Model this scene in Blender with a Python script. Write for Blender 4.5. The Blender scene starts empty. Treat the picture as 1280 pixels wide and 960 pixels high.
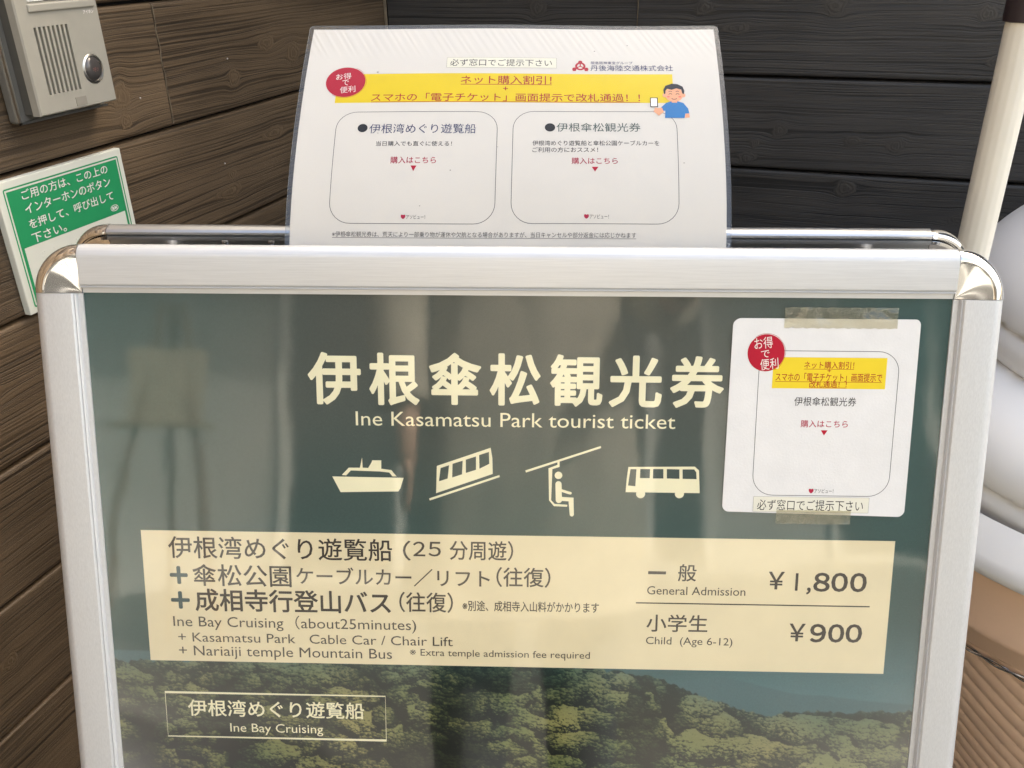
import bpy, bmesh, math, random
import numpy as np
from mathutils import Matrix, Vector, Euler
C = bpy.context.scene.collection
random.seed(4)
rng = np.random.default_rng(7)
R = math.radians

# ------------------------------------------------------------ camera, light, exposure
CAM_Z = 1.11
cd = bpy.data.cameras.new('camera'); cam = bpy.data.objects.new('camera', cd); C.objects.link(cam)
cd.sensor_fit = 'HORIZONTAL'; cd.sensor_width = 36.0; cd.lens = 36.0*1100/1280
cd.clip_start = 0.01; cd.clip_end = 400
cam.matrix_world = Matrix(((0.9427029, -0.1365940, 0.3043901, 0), (0.3331965, 0.4321253, -0.8380022, 0), (-0.0170686, 0.8914089, 0.4528785, CAM_Z), (0, 0, 0, 1)))
bpy.context.scene.camera = cam
SUN_EL, SUN_AZ = 45, 35        # the sun stands behind the house: the stand is in open shade, the street is lit
world = bpy.data.worlds.new('World'); bpy.context.scene.world = world; world.use_nodes = True
wn = world.node_tree; sky = wn.nodes.new('ShaderNodeTexSky'); sky.sky_type = 'NISHITA'; sky.sun_disc = False
sky.sun_elevation = R(SUN_EL); sky.sun_rotation = R(SUN_AZ); sky.dust_density = 6.0; sky.ozone_density = 0.2; sky.air_density = 0.8
wn.links.new(sky.outputs[0], wn.nodes['Background'].inputs[0]); wn.nodes['Background'].inputs[1].default_value = 0.15
sl = bpy.data.lights.new('sun', 'SUN'); sl.energy = 2.3; sl.angle = R(1.0); sl.color = (1.0, 0.95, 0.87)
sun = bpy.data.objects.new('sun', sl); C.objects.link(sun)
_d = Vector((math.sin(R(SUN_AZ))*math.cos(R(SUN_EL)), math.cos(R(SUN_AZ))*math.cos(R(SUN_EL)), math.sin(R(SUN_EL))))
sun.rotation_euler = _d.to_track_quat('Z', 'Y').to_euler()
vset = bpy.context.scene.view_settings
vset.view_transform = 'Standard'; vset.look = 'None'; vset.exposure = 2.22
vset.use_white_balance = True; vset.white_balance_temperature = 7050; vset.white_balance_tint = 4; vset.gamma = 1.0
bpy.context.scene.display_settings.display_device = 'sRGB'
bpy.context.scene.cycles.max_bounces = 8
bpy.context.scene.cycles.transparent_max_bounces = 24

# ------------------------------------------------------------ helpers
def tag(o, label=None, cat=None, group=None, kind=None):
    for k, v in (('label', label), ('category', cat), ('group', group), ('kind', kind)):
        if v: o[k] = v
    return o
def empty(name, mw=None):
    o = bpy.data.objects.new(name, None); C.objects.link(o); o.empty_display_size = 0.05
    if mw is not None: o.matrix_world = mw
    return o
def mesh(name, verts, faces, mat=None, parent=None, smooth=None):
    me = bpy.data.meshes.new(name); me.from_pydata([tuple(map(float, v)) for v in verts], [], faces); me.update()
    if mat: me.materials.append(mat)
    if smooth is not None:
        me.shade_smooth(); me.set_sharp_from_angle(angle=R(smooth))
    o = bpy.data.objects.new(name, me); C.objects.link(o)
    if parent: o.parent = parent
    return o
def again(o, parent, mw=None):
    c = o.copy(); C.objects.link(c); c.parent = parent
    if mw is not None: c.matrix_local = mw
    return c
class MB:
    def __init__(s): s.v = []; s.f = []
    def add(s, v, f):
        n = len(s.v); s.v += [tuple(p) for p in v]; s.f += [tuple(i+n for i in q) for q in f]
    def box(s, a, b, f=None):
        (x0, y0, z0), (x1, y1, z1) = a, b
        v = [(x, y, z) for x in (x0, x1) for y in (y0, y1) for z in (z0, z1)]
        if f: v = [f(*p) for p in v]
        s.add(v, [(0,1,3,2),(4,6,7,5),(0,4,5,1),(2,3,7,6),(0,2,6,4),(1,5,7,3)])
    def tube(s, pts, r, n=12, cap=True):
        pts = [Vector(p) for p in pts]; rr = r if isinstance(r, (list, tuple)) else [r]*len(pts)
        rows = []; up = None
        for i, p in enumerate(pts):
            t = (pts[min(i+1, len(pts)-1)] - pts[max(i-1, 0)]).normalized()
            if up is None:
                up = t.orthogonal().normalized()
            else:
                up = (up - t*up.dot(t)).normalized()
            w = t.cross(up)
            rows.append([p + (up*math.cos(2*math.pi*k/n) + w*math.sin(2*math.pi*k/n))*rr[i] for k in range(n)])
        v = [q for r_ in rows for q in r_]; f = []
        for i in range(len(rows)-1):
            for k in range(n):
                f.append((i*n+k, i*n+(k+1) % n, (i+1)*n+(k+1) % n, (i+1)*n+k))
        if cap:
            f.append(tuple(range(n))[::-1]); f.append(tuple((len(rows)-1)*n+k for k in range(n)))
        s.add(v, f)
    def lathe(s, prof, n=48, c=(0, 0, 0), f=None):
        v = []; 
        for (r, z) in prof:
            for k in range(n):
                a = 2*math.pi*k/n; v.append((c[0]+r*math.cos(a), c[1]+r*math.sin(a), c[2]+z))
        if f: v = [f(*p) for p in v]
        fc = [(i*n+k, i*n+(k+1) % n, (i+1)*n+(k+1) % n, (i+1)*n+k) for i in range(len(prof)-1) for k in range(n)]
        s.add(v, fc)
    def obj(s, name, mat=None, parent=None, smooth=None): return mesh(name, s.v, s.f, mat, parent, smooth)

# ------------------------------------------------------------ materials
def nt(name):
    m = bpy.data.materials.new(name); m.use_nodes = True; t = m.node_tree
    return m, t, t.nodes['Principled BSDF'], t.nodes['Material Output']
def N(t, typ, **k):
    n = t.nodes.new(typ)
    for a, b in k.items():
        if a.startswith('_'): n.inputs[int(a[1:])].default_value = b
        else: setattr(n, a, b)
    return n
def noise(t, vec, scale, detail=3, rough=.55, dist=0.0):
    n = N(t, 'ShaderNodeTexNoise'); n.inputs['Scale'].default_value = scale; n.inputs['Detail'].default_value = detail
    n.inputs['Roughness'].default_value = rough; n.inputs['Distortion'].default_value = dist
    if vec is not None: t.links.new(vec, n.inputs['Vector'])
    return n.outputs['Fac']
def ramp(t, fac, stops, interp='LINEAR'):
    r = N(t, 'ShaderNodeValToRGB'); r.color_ramp.interpolation = interp; e = r.color_ramp.elements
    while len(e) < len(stops): e.new(0.5)
    for i, (p, c) in enumerate(stops):
        e[i].position = p; e[i].color = (c if isinstance(c, tuple) else (c, c, c)) + (1,) if not (isinstance(c, tuple) and len(c) == 4) else c
    t.links.new(fac, r.inputs[0]); return r.outputs[0]
def mth(t, op, a, b=None, c=None, clamp=False):
    n = N(t, 'ShaderNodeMath', operation=op, use_clamp=clamp)
    for i, x in enumerate((a, b, c)):
        if x is None: continue
        if isinstance(x, (int, float)): n.inputs[i].default_value = x
        else: t.links.new(x, n.inputs[i])
    return n.outputs[0]
def mixc(t, fac, a, b, mode='MIX'):
    n = N(t, 'ShaderNodeMix', data_type='RGBA', blend_type=mode)
    for i, x in ((0, fac), (6, a), (7, b)):
        if isinstance(x, (int, float)): n.inputs[i].default_value = x
        elif isinstance(x, tuple): n.inputs[i].default_value = x + (1,)
        else: t.links.new(x, n.inputs[i])
    return n.outputs[2]
def bump(t, h, strength, dist, b):
    n = N(t, 'ShaderNodeBump'); n.inputs['Strength'].default_value = strength; n.inputs['Distance'].default_value = dist
    t.links.new(h, n.inputs['Height']); t.links.new(n.outputs[0], b.inputs['Normal']); return n
def objco(t): return N(t, 'ShaderNodeTexCoord').outputs['Object']
def mapping(t, vec, scale=(1, 1, 1), loc=(0, 0, 0)):
    n = N(t, 'ShaderNodeMapping'); n.inputs['Scale'].default_value = scale; n.inputs['Location'].default_value = loc
    t.links.new(vec, n.inputs[0]); return n.outputs[0]
def plain(name, col, rough=.5, metal=0.0, var=.06, nscale=60, bmp=0.0, bscale=400, spec=None):
    m, t, b, o = nt(name); co = objco(t)
    n = noise(t, co, nscale, 4)
    f = ramp(t, n, [(.3, 1-var), (.7, 1+var)])
    c = mixc(t, 1.0, tuple(col), f, 'MULTIPLY'); t.links.new(c, b.inputs['Base Color'])
    r = mth(t, 'MULTIPLY_ADD', noise(t, co, nscale*1.7, 3), .14, rough-.07, clamp=True); t.links.new(r, b.inputs['Roughness'])
    b.inputs['Metallic'].default_value = metal
    if spec is not None: b.inputs['Specular IOR Level'].default_value = spec
    if bmp: bump(t, noise(t, co, bscale, 3), bmp, .0005, b)
    return m
def print_ink(name, col, rough=.45):
    m = plain(name, col, rough, var=.03, nscale=30, spec=.25); return m

def wood(name, dark, mid, light, seed, sat=1.0):
    """charred cedar siding: grain runs along the first UV axis; knots bend it"""
    m, t, b, o = nt(name)
    uv = N(t, 'ShaderNodeUVMap', uv_map='grain').outputs[0]
    kn = N(t, 'ShaderNodeAttribute', attribute_name='knot').outputs['Fac']
    base = mapping(t, uv, (1, 1, 1), (seed, seed*.37, 0))
    warp = noise(t, mapping(t, base, (1.6, 9, 1)), 1.0, 2)
    sep = N(t, 'ShaderNodeSeparateXYZ'); t.links.new(base, sep.inputs[0])
    y = mth(t, 'ADD', sep.outputs[1], mth(t, 'MULTIPLY', warp, .020))
    com = N(t, 'ShaderNodeCombineXYZ'); t.links.new(sep.outputs[0], com.inputs[0]); t.links.new(y, com.inputs[1])
    g = com.outputs[0]
    fine = noise(t, mapping(t, g, (7, 900, 1)), 1.0, 3, .65)
    bands = noise(t, mapping(t, g, (1.5, 230, 1)), 1.0, 3, .6)
    broad = noise(t, mapping(t, g, (2.2, 22, 1)), 1.0, 2, .5)
    ridge = ramp(t, bands, [(.40, 0.0), (.47, .75), (.53, 1.0), (.60, .35), (.72, .15)])
    crack = ramp(t, noise(t, mapping(t, g, (2.4, 150, 3)), 1.0, 3, .55), [(.31, 0.0), (.37, 1.0)])
    h = mth(t, 'ADD', mth(t, 'MULTIPLY', ridge, .55), mth(t, 'MULTIPLY', fine, .45))
    h = mth(t, 'MULTIPLY', h, mth(t, 'MULTIPLY_ADD', crack, .5, .5))
    # knots: rings
    kr = mth(t, 'SINE', mth(t, 'ADD', mth(t, 'MULTIPLY', kn, 13.0), mth(t, 'MULTIPLY', noise(t, mapping(t, uv, (160, 160, 1)), 1.0, 3), 9.0)))
    kmask = ramp(t, kn, [(.02, 0.0), (.12, 1.0)])
    h2 = mth(t, 'MULTIPLY_ADD', kr, .12, .66)
    h = mth(t, 'ADD', mth(t, 'MULTIPLY', h, mth(t, 'SUBTRACT', 1.0, kmask)), mth(t, 'MULTIPLY', h2, kmask))
    c1 = ramp(t, h, [(.10, dark), (.34, mid), (.85, light)])
    c2 = mixc(t, mth(t, 'MULTIPLY', ramp(t, broad, [(.48, 0.0), (.66, 1.0)]), .6), c1, light)
    spk = noise(t, mapping(t, uv, (900, 900, 1)), 1.0, 2, .7)
    c3 = mixc(t, 1.0, c2, ramp(t, spk, [(.3, .72), (.7, 1.25)]), 'MULTIPLY')
    big = noise(t, mapping(t, uv, (3.1, 5, 1), (seed*2, 1, 0)), 1.0, 3)
    c4 = mixc(t, 1.0, c3, ramp(t, big, [(.3, .66), (.7, 1.28)]), 'MULTIPLY')
    t.links.new(c4, b.inputs['Base Color'])
    b.inputs['Roughness'].default_value = .5; b.inputs['Specular IOR Level'].default_value = .5
    hh = mth(t, 'ADD', h, mth(t, 'MULTIPLY', spk, .10))
    bump(t, hh, .75, .0011, b)
    return m

def metal(name, col, rough, brushed=(1, 1, 1), scl=400, met=1.0, bmp=.02):
    m, t, b, o = nt(name); co = objco(t)
    n = noise(t, mapping(t, co, brushed), scl, 4, .6)
    t.links.new(mixc(t, 1.0, tuple(col), ramp(t, n, [(.3, .93), (.7, 1.05)]), 'MULTIPLY'), b.inputs['Base Color'])
    smu = noise(t, co, 9, 4)
    t.links.new(mth(t, 'MULTIPLY_ADD', smu, .10, rough-.05, clamp=True), b.inputs['Roughness'])
    b.inputs['Metallic'].default_value = met
    if bmp: bump(t, n, bmp, .0004, b)
    return m

def clear(name, tint=(1, 1, 1), gloss=1.0, rough=.02, bscale=9, bstr=.06, ior=1.5, haze=0.0, hazecol=(.8, .8, .8), bmpfn=None):
    """thin clear plastic: passes light, mirrors by Fresnel"""
    m, t, b, o = nt(name); t.nodes.remove(b)
    tr = N(t, 'ShaderNodeBsdfTransparent'); tr.inputs[0].default_value = tint + (1,)
    gl = N(t, 'ShaderNodeBsdfGlossy'); gl.inputs['Roughness'].default_value = rough; gl.inputs[0].default_value = (1, 1, 1, 1)
    fr = N(t, 'ShaderNodeFresnel'); fr.inputs[0].default_value = ior
    co = objco(t)
    hgt = noise(t, co, bscale, 2, .4)
    hgt = mth(t, 'ADD', hgt, mth(t, 'MULTIPLY', noise(t, co, bscale*6, 2, .5), .05))
    if bmpfn: hgt = bmpfn(t, co, hgt)
    bn = N(t, 'ShaderNodeBump'); bn.inputs['Strength'].default_value = bstr; bn.inputs['Distance'].default_value = .01
    t.links.new(hgt, bn.inputs['Height']); t.links.new(bn.outputs[0], gl.inputs['Normal']); 
    mx = N(t, 'ShaderNodeMixShader')
    t.links.new(mth(t, 'MULTIPLY', fr.outputs[0], gloss, clamp=True), mx.inputs[0])
    last = tr.outputs[0]
    if haze:
        df = N(t, 'ShaderNodeBsdfDiffuse'); df.inputs[0].default_value = hazecol + (1,)
        m2 = N(t, 'ShaderNodeMixShader'); m2.inputs[0].default_value = haze
        t.links.new(tr.outputs[0], m2.inputs[1]); t.links.new(df.outputs[0], m2.inputs[2]); last = m2.outputs[0]
    t.links.new(last, mx.inputs[1]); t.links.new(gl.outputs[0], mx.inputs[2]); t.links.new(mx.outputs[0], o.inputs[0])
    return m

M = {}
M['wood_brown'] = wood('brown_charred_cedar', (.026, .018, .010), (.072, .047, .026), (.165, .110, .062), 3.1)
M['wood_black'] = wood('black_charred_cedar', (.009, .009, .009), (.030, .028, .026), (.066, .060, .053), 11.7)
M['gap'] = plain('dark_batten', (.006, .005, .005), .9)
M['edge'] = plain('raw_cedar_edge', (.20, .155, .10), .8, var=.2)
M['alu'] = metal('satin_aluminium', (.635, .65, .665), .42, (1, 40, 40), 30, .45)
M['alu_v'] = metal('satin_aluminium_upright', (.635, .65, .665), .42, (40, 40, 1), 30, .45)
M['alu_dark'] = metal('mill_aluminium', (.60, .61, .62), .30, (1, 40, 40), 30, .9)
M['chrome'] = metal('chrome_plating', (.86, .86, .87), .07, (1, 1, 1), 40, 1.0, .05)
M['lip'] = metal('aluminium_inner_lip', (.80, .76, .64), .32, (1, 1, 1), 80, .8)
M['backboard'] = plain('grey_backing_board', (.10, .11, .11), .5)
M['rivet'] = metal('rivet_steel', (.75, .75, .76), .25)
M['cream_ink'] = print_ink('cream_ink', (.93, .88, .62))
M['cream_panel'] = print_ink('cream_panel_ink', (.84, .74, .50))
M['dark_ink'] = print_ink('dark_brown_ink', (.045, .035, .028))
M['grey_ink'] = print_ink('soft_dark_ink', (.085, .07, .055))
M['plus_ink'] = print_ink('deep_teal_ink', (.03, .075, .085))
M['red_ink'] = print_ink('red_ink', (.40, .018, .012))
M['crimson'] = print_ink('crimson_ink', (.46, .004, .028))
M['pink_ink'] = print_ink('rose_ink', (.42, .012, .05))
M['yellow_ink'] = print_ink('yellow_ink', (.74, .58, .008))
M['yellow_pale'] = print_ink('faded_yellow_ink', (.84, .64, .035))
M['white_ink'] = print_ink('white_ink', (.85, .80, .76))
M['black_ink'] = print_ink('black_ink', (.014, .014, .016))
M['navy_ink'] = print_ink('navy_ink', (.03, .04, .13))
M['slate_ink'] = print_ink('slate_ink', (.05, .09, .08))
M['line_ink'] = print_ink('thin_line_ink', (.05, .055, .06))
M['foot_ink'] = print_ink('grey_footnote_ink', (.07, .065, .06))
M['label_strip'] = print_ink('label_paper', (.78, .77, .66), .6)

M['card'] = plain('white_card', (.78, .78, .77), .5, var=.03, nscale=55, bmp=.25, bscale=700, spec=.4)
M['skin_ink'] = print_ink('peach_ink', (.80, .42, .25))
M['cheek_ink'] = print_ink('blush_ink', (.75, .2, .16))
M['hair_ink'] = print_ink('illustration_black', (.015, .02, .035))
M['blue_ink'] = print_ink('blue_shirt_ink', (.01, .20, .50))
M['green_ink'] = plain('green_sign_ink', (.025, .33, .125), .4, var=.03)
M['sign_white'] = plain('white_sign_plate', (.80, .80, .70), .4, var=.03, nscale=20)
M['grey_plastic'] = plain('champagne_plastic', (.40, .375, .315), .45, var=.03, bmp=.1, bscale=1500)
M['housing'] = plain('housing_metal', (.22, .21, .185), .4, .3, bmp=.05)
M['dark_plastic'] = plain('dark_plastic', (.10, .095, .082), .45)
M['slot'] = plain('slot_black', (.006, .006, .006), .8)
M['dome'] = plain('smoked_button', (.10, .09, .085), .16, .3, spec=.7)
M['bezel'] = metal('button_bezel', (.62, .60, .56), .3)
M['pole'] = plain('cream_pipe', (.82, .79, .70), .35, var=.02, nscale=14)
M['sleeve'] = plain('dark_pipe_sleeve', (.028, .018, .022), .5)
M['concrete'] = plain('pavement_concrete', (.10, .098, .092), .85, var=.2, nscale=3, bmp=.5, bscale=120)
M['cover'] = clear('clear_cover_sheet', (.985, .99, .985), 1.5, .05, 6, .10)
def emboss(t, co, h):
    sp = N(t, 'ShaderNodeSeparateXYZ'); t.links.new(co, sp.inputs[0])
    w = N(t, 'ShaderNodeTexWave'); w.inputs['Scale'].default_value = 55; w.inputs['Distortion'].default_value = 7; w.inputs['Detail'].default_value = 2
    mp = N(t, 'ShaderNodeMapping'); mp.inputs['Rotation'].default_value = (0, 0, R(0)); t.links.new(co, mp.inputs[0])
    cb = N(t, 'ShaderNodeCombineXYZ'); t.links.new(mth(t, 'ADD', sp.outputs[0], mth(t, 'MULTIPLY', sp.outputs[2], .9)), cb.inputs[0])
    t.links.new(cb.outputs[0], w.inputs[0])
    mask = ramp(t, sp.outputs[2], [(.102, 0.0), (.110, 1.0)])
    return mth(t, 'ADD', h, mth(t, 'MULTIPLY', mth(t, 'MULTIPLY', w.outputs[1], mask), .05))
m, t, b, o = nt('white_paper'); b.inputs['Base Color'].default_value = (.70, .68, .635, 1); b.inputs['Roughness'].default_value = .6; b.inputs['Specular IOR Level'].default_value = .3
bump(t, mth(t, 'ADD', emboss(t, objco(t), noise(t, objco(t), 12, 2)), mth(t, 'MULTIPLY', noise(t, objco(t), 900, 2), .02)), .55, .004, b); M['paper'] = m
M['film'] = clear('laminating_film', (.995, .995, .995), .55, .09, 14, .10, haze=0, bmpfn=emboss)
M['film_back'] = clear('laminating_film_back', (.80, .83, .86), 1.0, .12, 14, .12, haze=.10, hazecol=(.5, .53, .56))
M['tape'] = clear('clear_tape', (.97, .96, .91), .9, .10, 60, .5, haze=.05, hazecol=(.80, .76, .62))
M['ice'] = plain('vanilla_white_plastic', (.90, .89, .87), .33, var=.015, nscale=8, spec=.5)
M['cone'] = plain('tan_cone_plastic', (.88, .62, .44), .34, var=.05, nscale=14)
M['wire'] = metal('twisted_wire', (.6, .58, .56), .25)

# ------------------------------------------------------------ lettering: outlines of the built-in face, fitted to a measured box
_gc = {}
def glyphs(s):
    if s in _gc: return _gc[s]
    c = bpy.data.curves.new('t', 'FONT'); c.body = s; c.resolution_u = 3
    o = bpy.data.objects.new('t', c); C.objects.link(o); bpy.context.view_layer.update()
    e = o.evaluated_get(bpy.context.evaluated_depsgraph_get()); me = e.to_mesh()
    v = np.array([p.co[:2] for p in me.vertices]); f = [tuple(p.vertices) for p in me.polygons]
    cnt = {}
    for p in f:
        for a, b in zip(p, p[1:]+p[:1]):
            k = (min(a, b), max(a, b)); cnt[k] = cnt.get(k, 0)+1
    be = [k for k, n in cnt.items() if n == 1]
    e.to_mesh_clear(); bpy.data.objects.remove(o); bpy.data.curves.remove(c)
    _gc[s] = (v, f, be); return _gc[s]
def letters(mb, s, box, mp, h, bold=0.0, slant=0.0, box_of=None):
    """box = (u0, u1, v_top, v_bottom) in mm; mp(u, v, h) gives the point"""
    v, f, be = glyphs(s)
    lo = v.min(0); hi = v.max(0)
    if box_of:
        lo[1] = 0.0; hi[1] = glyphs(box_of)[0][:, 1].max()
    u0, u1, vt, vb = box
    sx = (u1-u0)/(hi[0]-lo[0]); sy = (vt-vb)/(hi[1]-lo[1])
    em = abs(sy)
    if bold:
        u0 += bold*em*.5; u1 -= bold*em*.5; sx = (u1-u0)/(hi[0]-lo[0])
    P = np.stack([u0+(v[:, 0]-lo[0])*sx, vb+(v[:, 1]-lo[1])*sy], 1)
    if slant:
        c = np.array([(u0+u1)/2, (vt+vb)/2]); ca, sa = math.cos(slant), math.sin(slant); P = (P-c)@np.array([[ca, sa], [-sa, ca]])+c
    mb.add([mp(a, b, h) for a, b in P], f)
    if bold:
        tt = bold*em; top = h+.012; bot = h-.02
        for a, b in be:
            d = P[b]-P[a]; L = np.hypot(*d)
            if L < 1e-6: continue
            n = np.array([-d[1], d[0]])/L*tt
            q = [P[a]+n, P[b]+n, P[b], P[a], P[b]-n, P[a]-n]
            mb.add([mp(*q[0], bot), mp(*q[1], bot), mp(*q[2], top), mp(*q[3], top), mp(*q[4], bot), mp(*q[5], bot)], [(0, 1, 2, 3), (3, 2, 4, 5)])
        for i in {i for e in be for i in e}:
            c = P[i]; k = 8
            ring = [mp(c[0]+tt*math.cos(j*2*math.pi/k), c[1]+tt*math.sin(j*2*math.pi/k), bot) for j in range(k)]
            mb.add(ring+[mp(c[0], c[1], top+.001)], [(j, (j+1) % k, k) for j in range(k)])
def flat(mb, pts, mp, h, nsub=1):
    mb.add([mp(a, b, h) for a, b in pts], [tuple(range(len(pts)))])
def rectp(mb, box, mp, h, nx=1, ny=1):
    u0, u1, v0, v1 = box; n = len(mb.v)
    vv = [mp(u0+(u1-u0)*i/nx, v0+(v1-v0)*j/ny, h) for j in range(ny+1) for i in range(nx+1)]
    mb.add(vv, [(j*(nx+1)+i, j*(nx+1)+i+1, (j+1)*(nx+1)+i+1, (j+1)*(nx+1)+i) for j in range(ny) for i in range(nx)])
def disc(mb, c, rx, ry, mp, h, n=32):
    if max(rx, ry) > 5:
        v = [mp(c[0], c[1], h)]; f = []; m = 8
        for j in range(1, m+1): v += [mp(c[0]+rx*j/m*math.cos(2*math.pi*k/n), c[1]+ry*j/m*math.sin(2*math.pi*k/n), h) for k in range(n)]
        f = [(0, 1+k, 1+(k+1) % n) for k in range(n)]+[(1+(j-1)*n+k, 1+j*n+k, 1+j*n+(k+1) % n, 1+(j-1)*n+(k+1) % n) for j in range(1, m) for k in range(n)]
        mb.add(v, f); return
    mb.add([mp(c[0]+rx*math.cos(2*math.pi*k/n), c[1]+ry*math.sin(2*math.pi*k/n), h) for k in range(n)], [tuple(range(n))])
def stroke(mb, pts, wd, mp, h, closed=False):
    n = len(pts); L = []; Rr = []
    for i in range(n):
        a = np.array(pts[(i-1) % n if closed else max(i-1, 0)]); b = np.array(pts[(i+1) % n if closed else min(i+1, n-1)])
        p = np.array(pts[i]); d = b-a; d = d/np.hypot(*d); q = np.array([-d[1], d[0]])
        d1 = p-a; k = 1.0
        if np.hypot(*d1) > 1e-9:
            d1 = d1/np.hypot(*d1); k = 1/max(.5, abs(d1@d))
        L.append(p+q*wd/2*k); Rr.append(p-q*wd/2*k)
    v = [mp(*p, h) for p in L]+[mp(*p, h) for p in Rr]
    m = n if closed else n-1
    mb.add(v, [(i, (i+1) % n, n+(i+1) % n, n+i) for i in range(m)])
def rrect(u0, u1, v0, v1, r, n=8, step=6.0):
    sg = 1 if v1 > v0 else -1; P = []
    cs = [(u1-r, v0+sg*r, -90), (u1-r, v1-sg*r, 0), (u0+r, v1-sg*r, 90), (u0+r, v0+sg*r, 180)]
    for cx, cy, a0 in cs:
        for k in range(n+1):
            a = R(a0+90*k/n); P.append((cx+r*math.cos(a), cy+sg*r*math.sin(a)))
    # fill straight runs
    out = []
    for i, p in enumerate(P):
        q = P[(i+1) % len(P)]; out.append(p); L = math.hypot(q[0]-p[0], q[1]-p[1])
        if L > step*1.5:
            m = int(L/step)
            out += [(p[0]+(q[0]-p[0])*j/m, p[1]+(q[1]-p[1])*j/m) for j in range(1, m)]
    return out

# ------------------------------------------------------------ ground and walls
def ground():
    mesh('ground', [(-60, -60, 0), (60, -60, 0), (60, 60, 0), (-60, 60, 0)], [(0, 1, 2, 3)], M['concrete'])['kind'] = 'structure'
    bpy.data.objects['ground']['label'] = 'grey concrete pavement under the stand'
ground()
PW = .1414; WX = -.7564; WY = 1.4742; ZG = CAM_Z-.0579      # plank pitch, wall planes, height of one groove
def plank(parent, mat, x0, x1, z0, z1, place, knots=(), fine=False, off=0.0):
    """board with eased edges; x runs along it; UV 'grain' = (along, across bent round the knots)"""
    xs = np.arange(x0, x1, .006) if fine else np.array([x0])
    xs = np.unique(np.r_[xs, x0+.0012, x1-.0012, x1]) 
    zm = np.linspace(z0+.0022, z1-.0022, 35 if fine else 2)
    zs = np.r_[z0, z0+.0008, zm, z1-.0008, z1]
    dp = np.r_[-.012, -.0016, np.zeros(len(zm)), -.0016, -.012]
    X, Z = np.meshgrid(xs, zs); D = np.repeat(dp[:, None], len(xs), 1)
    D[:, 0] -= .0015; D[:, -1] -= .0015
    g = Z.copy(); kn = np.zeros_like(Z); D = D.copy()
    for (kx, kz, ka, el) in knots:
        rx = (X-kx)/el; rz = Z-kz; r = np.sqrt(rx**2+rz**2)+1e-9
        ang = np.arctan2(rz, rx)
        a = ka*(1+.10*np.sin(3*ang+kx*50)+.06*np.sin(5*ang+kz*80))
        g = g-rz*a**2/np.maximum(r, a*.5)**2*np.where(r < a, .3, 1.0)*np.exp(-np.maximum(r-2.5*a, 0)/(2.5*a))
        kn = np.maximum(kn, np.clip(1.35-r/a, 0, 1))
        D += .0008*np.exp(-(r/a)**2)
    nx = len(xs); V = [place(x, z, d) for x, z, d in zip(X.ravel(), Z.ravel(), D.ravel())]
    F = [(j*nx+i, j*nx+i+1, (j+1)*nx+i+1, (j+1)*nx+i) for j in range(len(zs)-1) for i in range(nx-1)]
    o = mesh('plank', V, F, mat, parent)
    me = o.data; me.shade_smooth(); me.set_sharp_from_angle(angle=R(50))
    uv = me.uv_layers.new(name='grain'); idx = np.empty(len(me.loops), int); me.loops.foreach_get('vertex_index', idx)
    co = np.stack([X.ravel()+off, g.ravel()+off*.7], 1)[idx]; uv.data.foreach_set('uv', co.ravel())
    at = me.attributes.new('knot', 'FLOAT', 'POINT'); at.data.foreach_set('value', kn.ravel().astype(np.float32))
    return o
def lplace(x, z, d): return (WX+d, x, z)
def bplace(x, z, d): return (x, WY-d, z)
lw = empty('left_wall', Matrix.Translation((0, 0, 0))); tag(lw, 'brown charred cedar board wall on the left, behind the intercom', kind='structure')
bw = empty('back_wall', Matrix.Translation((0, 0, 0))); tag(bw, 'blackened charred cedar board wall behind the sign stand', kind='structure')
mb = MB(); mb.box((WX-.03, -.9, 0), (WX-.0125, WY+.03, 2.3)); mb.obj('backing_panel', M['gap'], lw)
mb = MB(); mb.box((WX-.012, WY+.0125, 0), (2.2, WY+.03, 2.3)); mb.obj('backing_panel', M['gap'], bw)
LK = {0: [(1.0275, -.1596, .0085, 1.15), (.8190, -.152, .0105, .9), (.8180, -.1795, .006, 1.0), (1.1758, -.1450, .010, 1.3), (1.112, -.125, .007, 2.2)],
      1: [(.9916, -.2793, .004, 1.6), (1.10, -.245, .006, 3.5), (1.16, -.292, .005, 1.2), (.98, -.300, .006, 4.0)],
      -1: [(.95, -.02, .012, 1.6), (1.3, .02, .01, 1.4)],
      2: [(.55, -.40, .008, 1.8)], 3: [(.50, -.53, .006, 2.0)], 4: [(.4839, -.6853, .006, 1.3)], 5: [(.43, -.82, .006, 2.0)]}
BK = {0: [(-.4789, -.1035, .011, 1.0), (-.2114, -.1019, .008, 1.3), (-.0205, -.0986, .010, 1.2), (.1818, -.1068, .008, 1.1), (.2032, -.1707, .006, 1.1), (-.16, -.13, .006, 2.6)],
      1: [(-.0797, -.2788, .008, 1.05), (.0928, -.2944, .008, 1.1), (.0304, -.2900, .005, 2.0), (-.115, -.30, .005, 1.0), (-.125, -.325, .008, 1.3), (.225, -.24, .007, 1.4)],
      2: [(.0304, -.3639, .010, 1.2), (.2, -.40, .006, 1.8)], -1: [(.05, .0, .009, 1.2)]}
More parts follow.
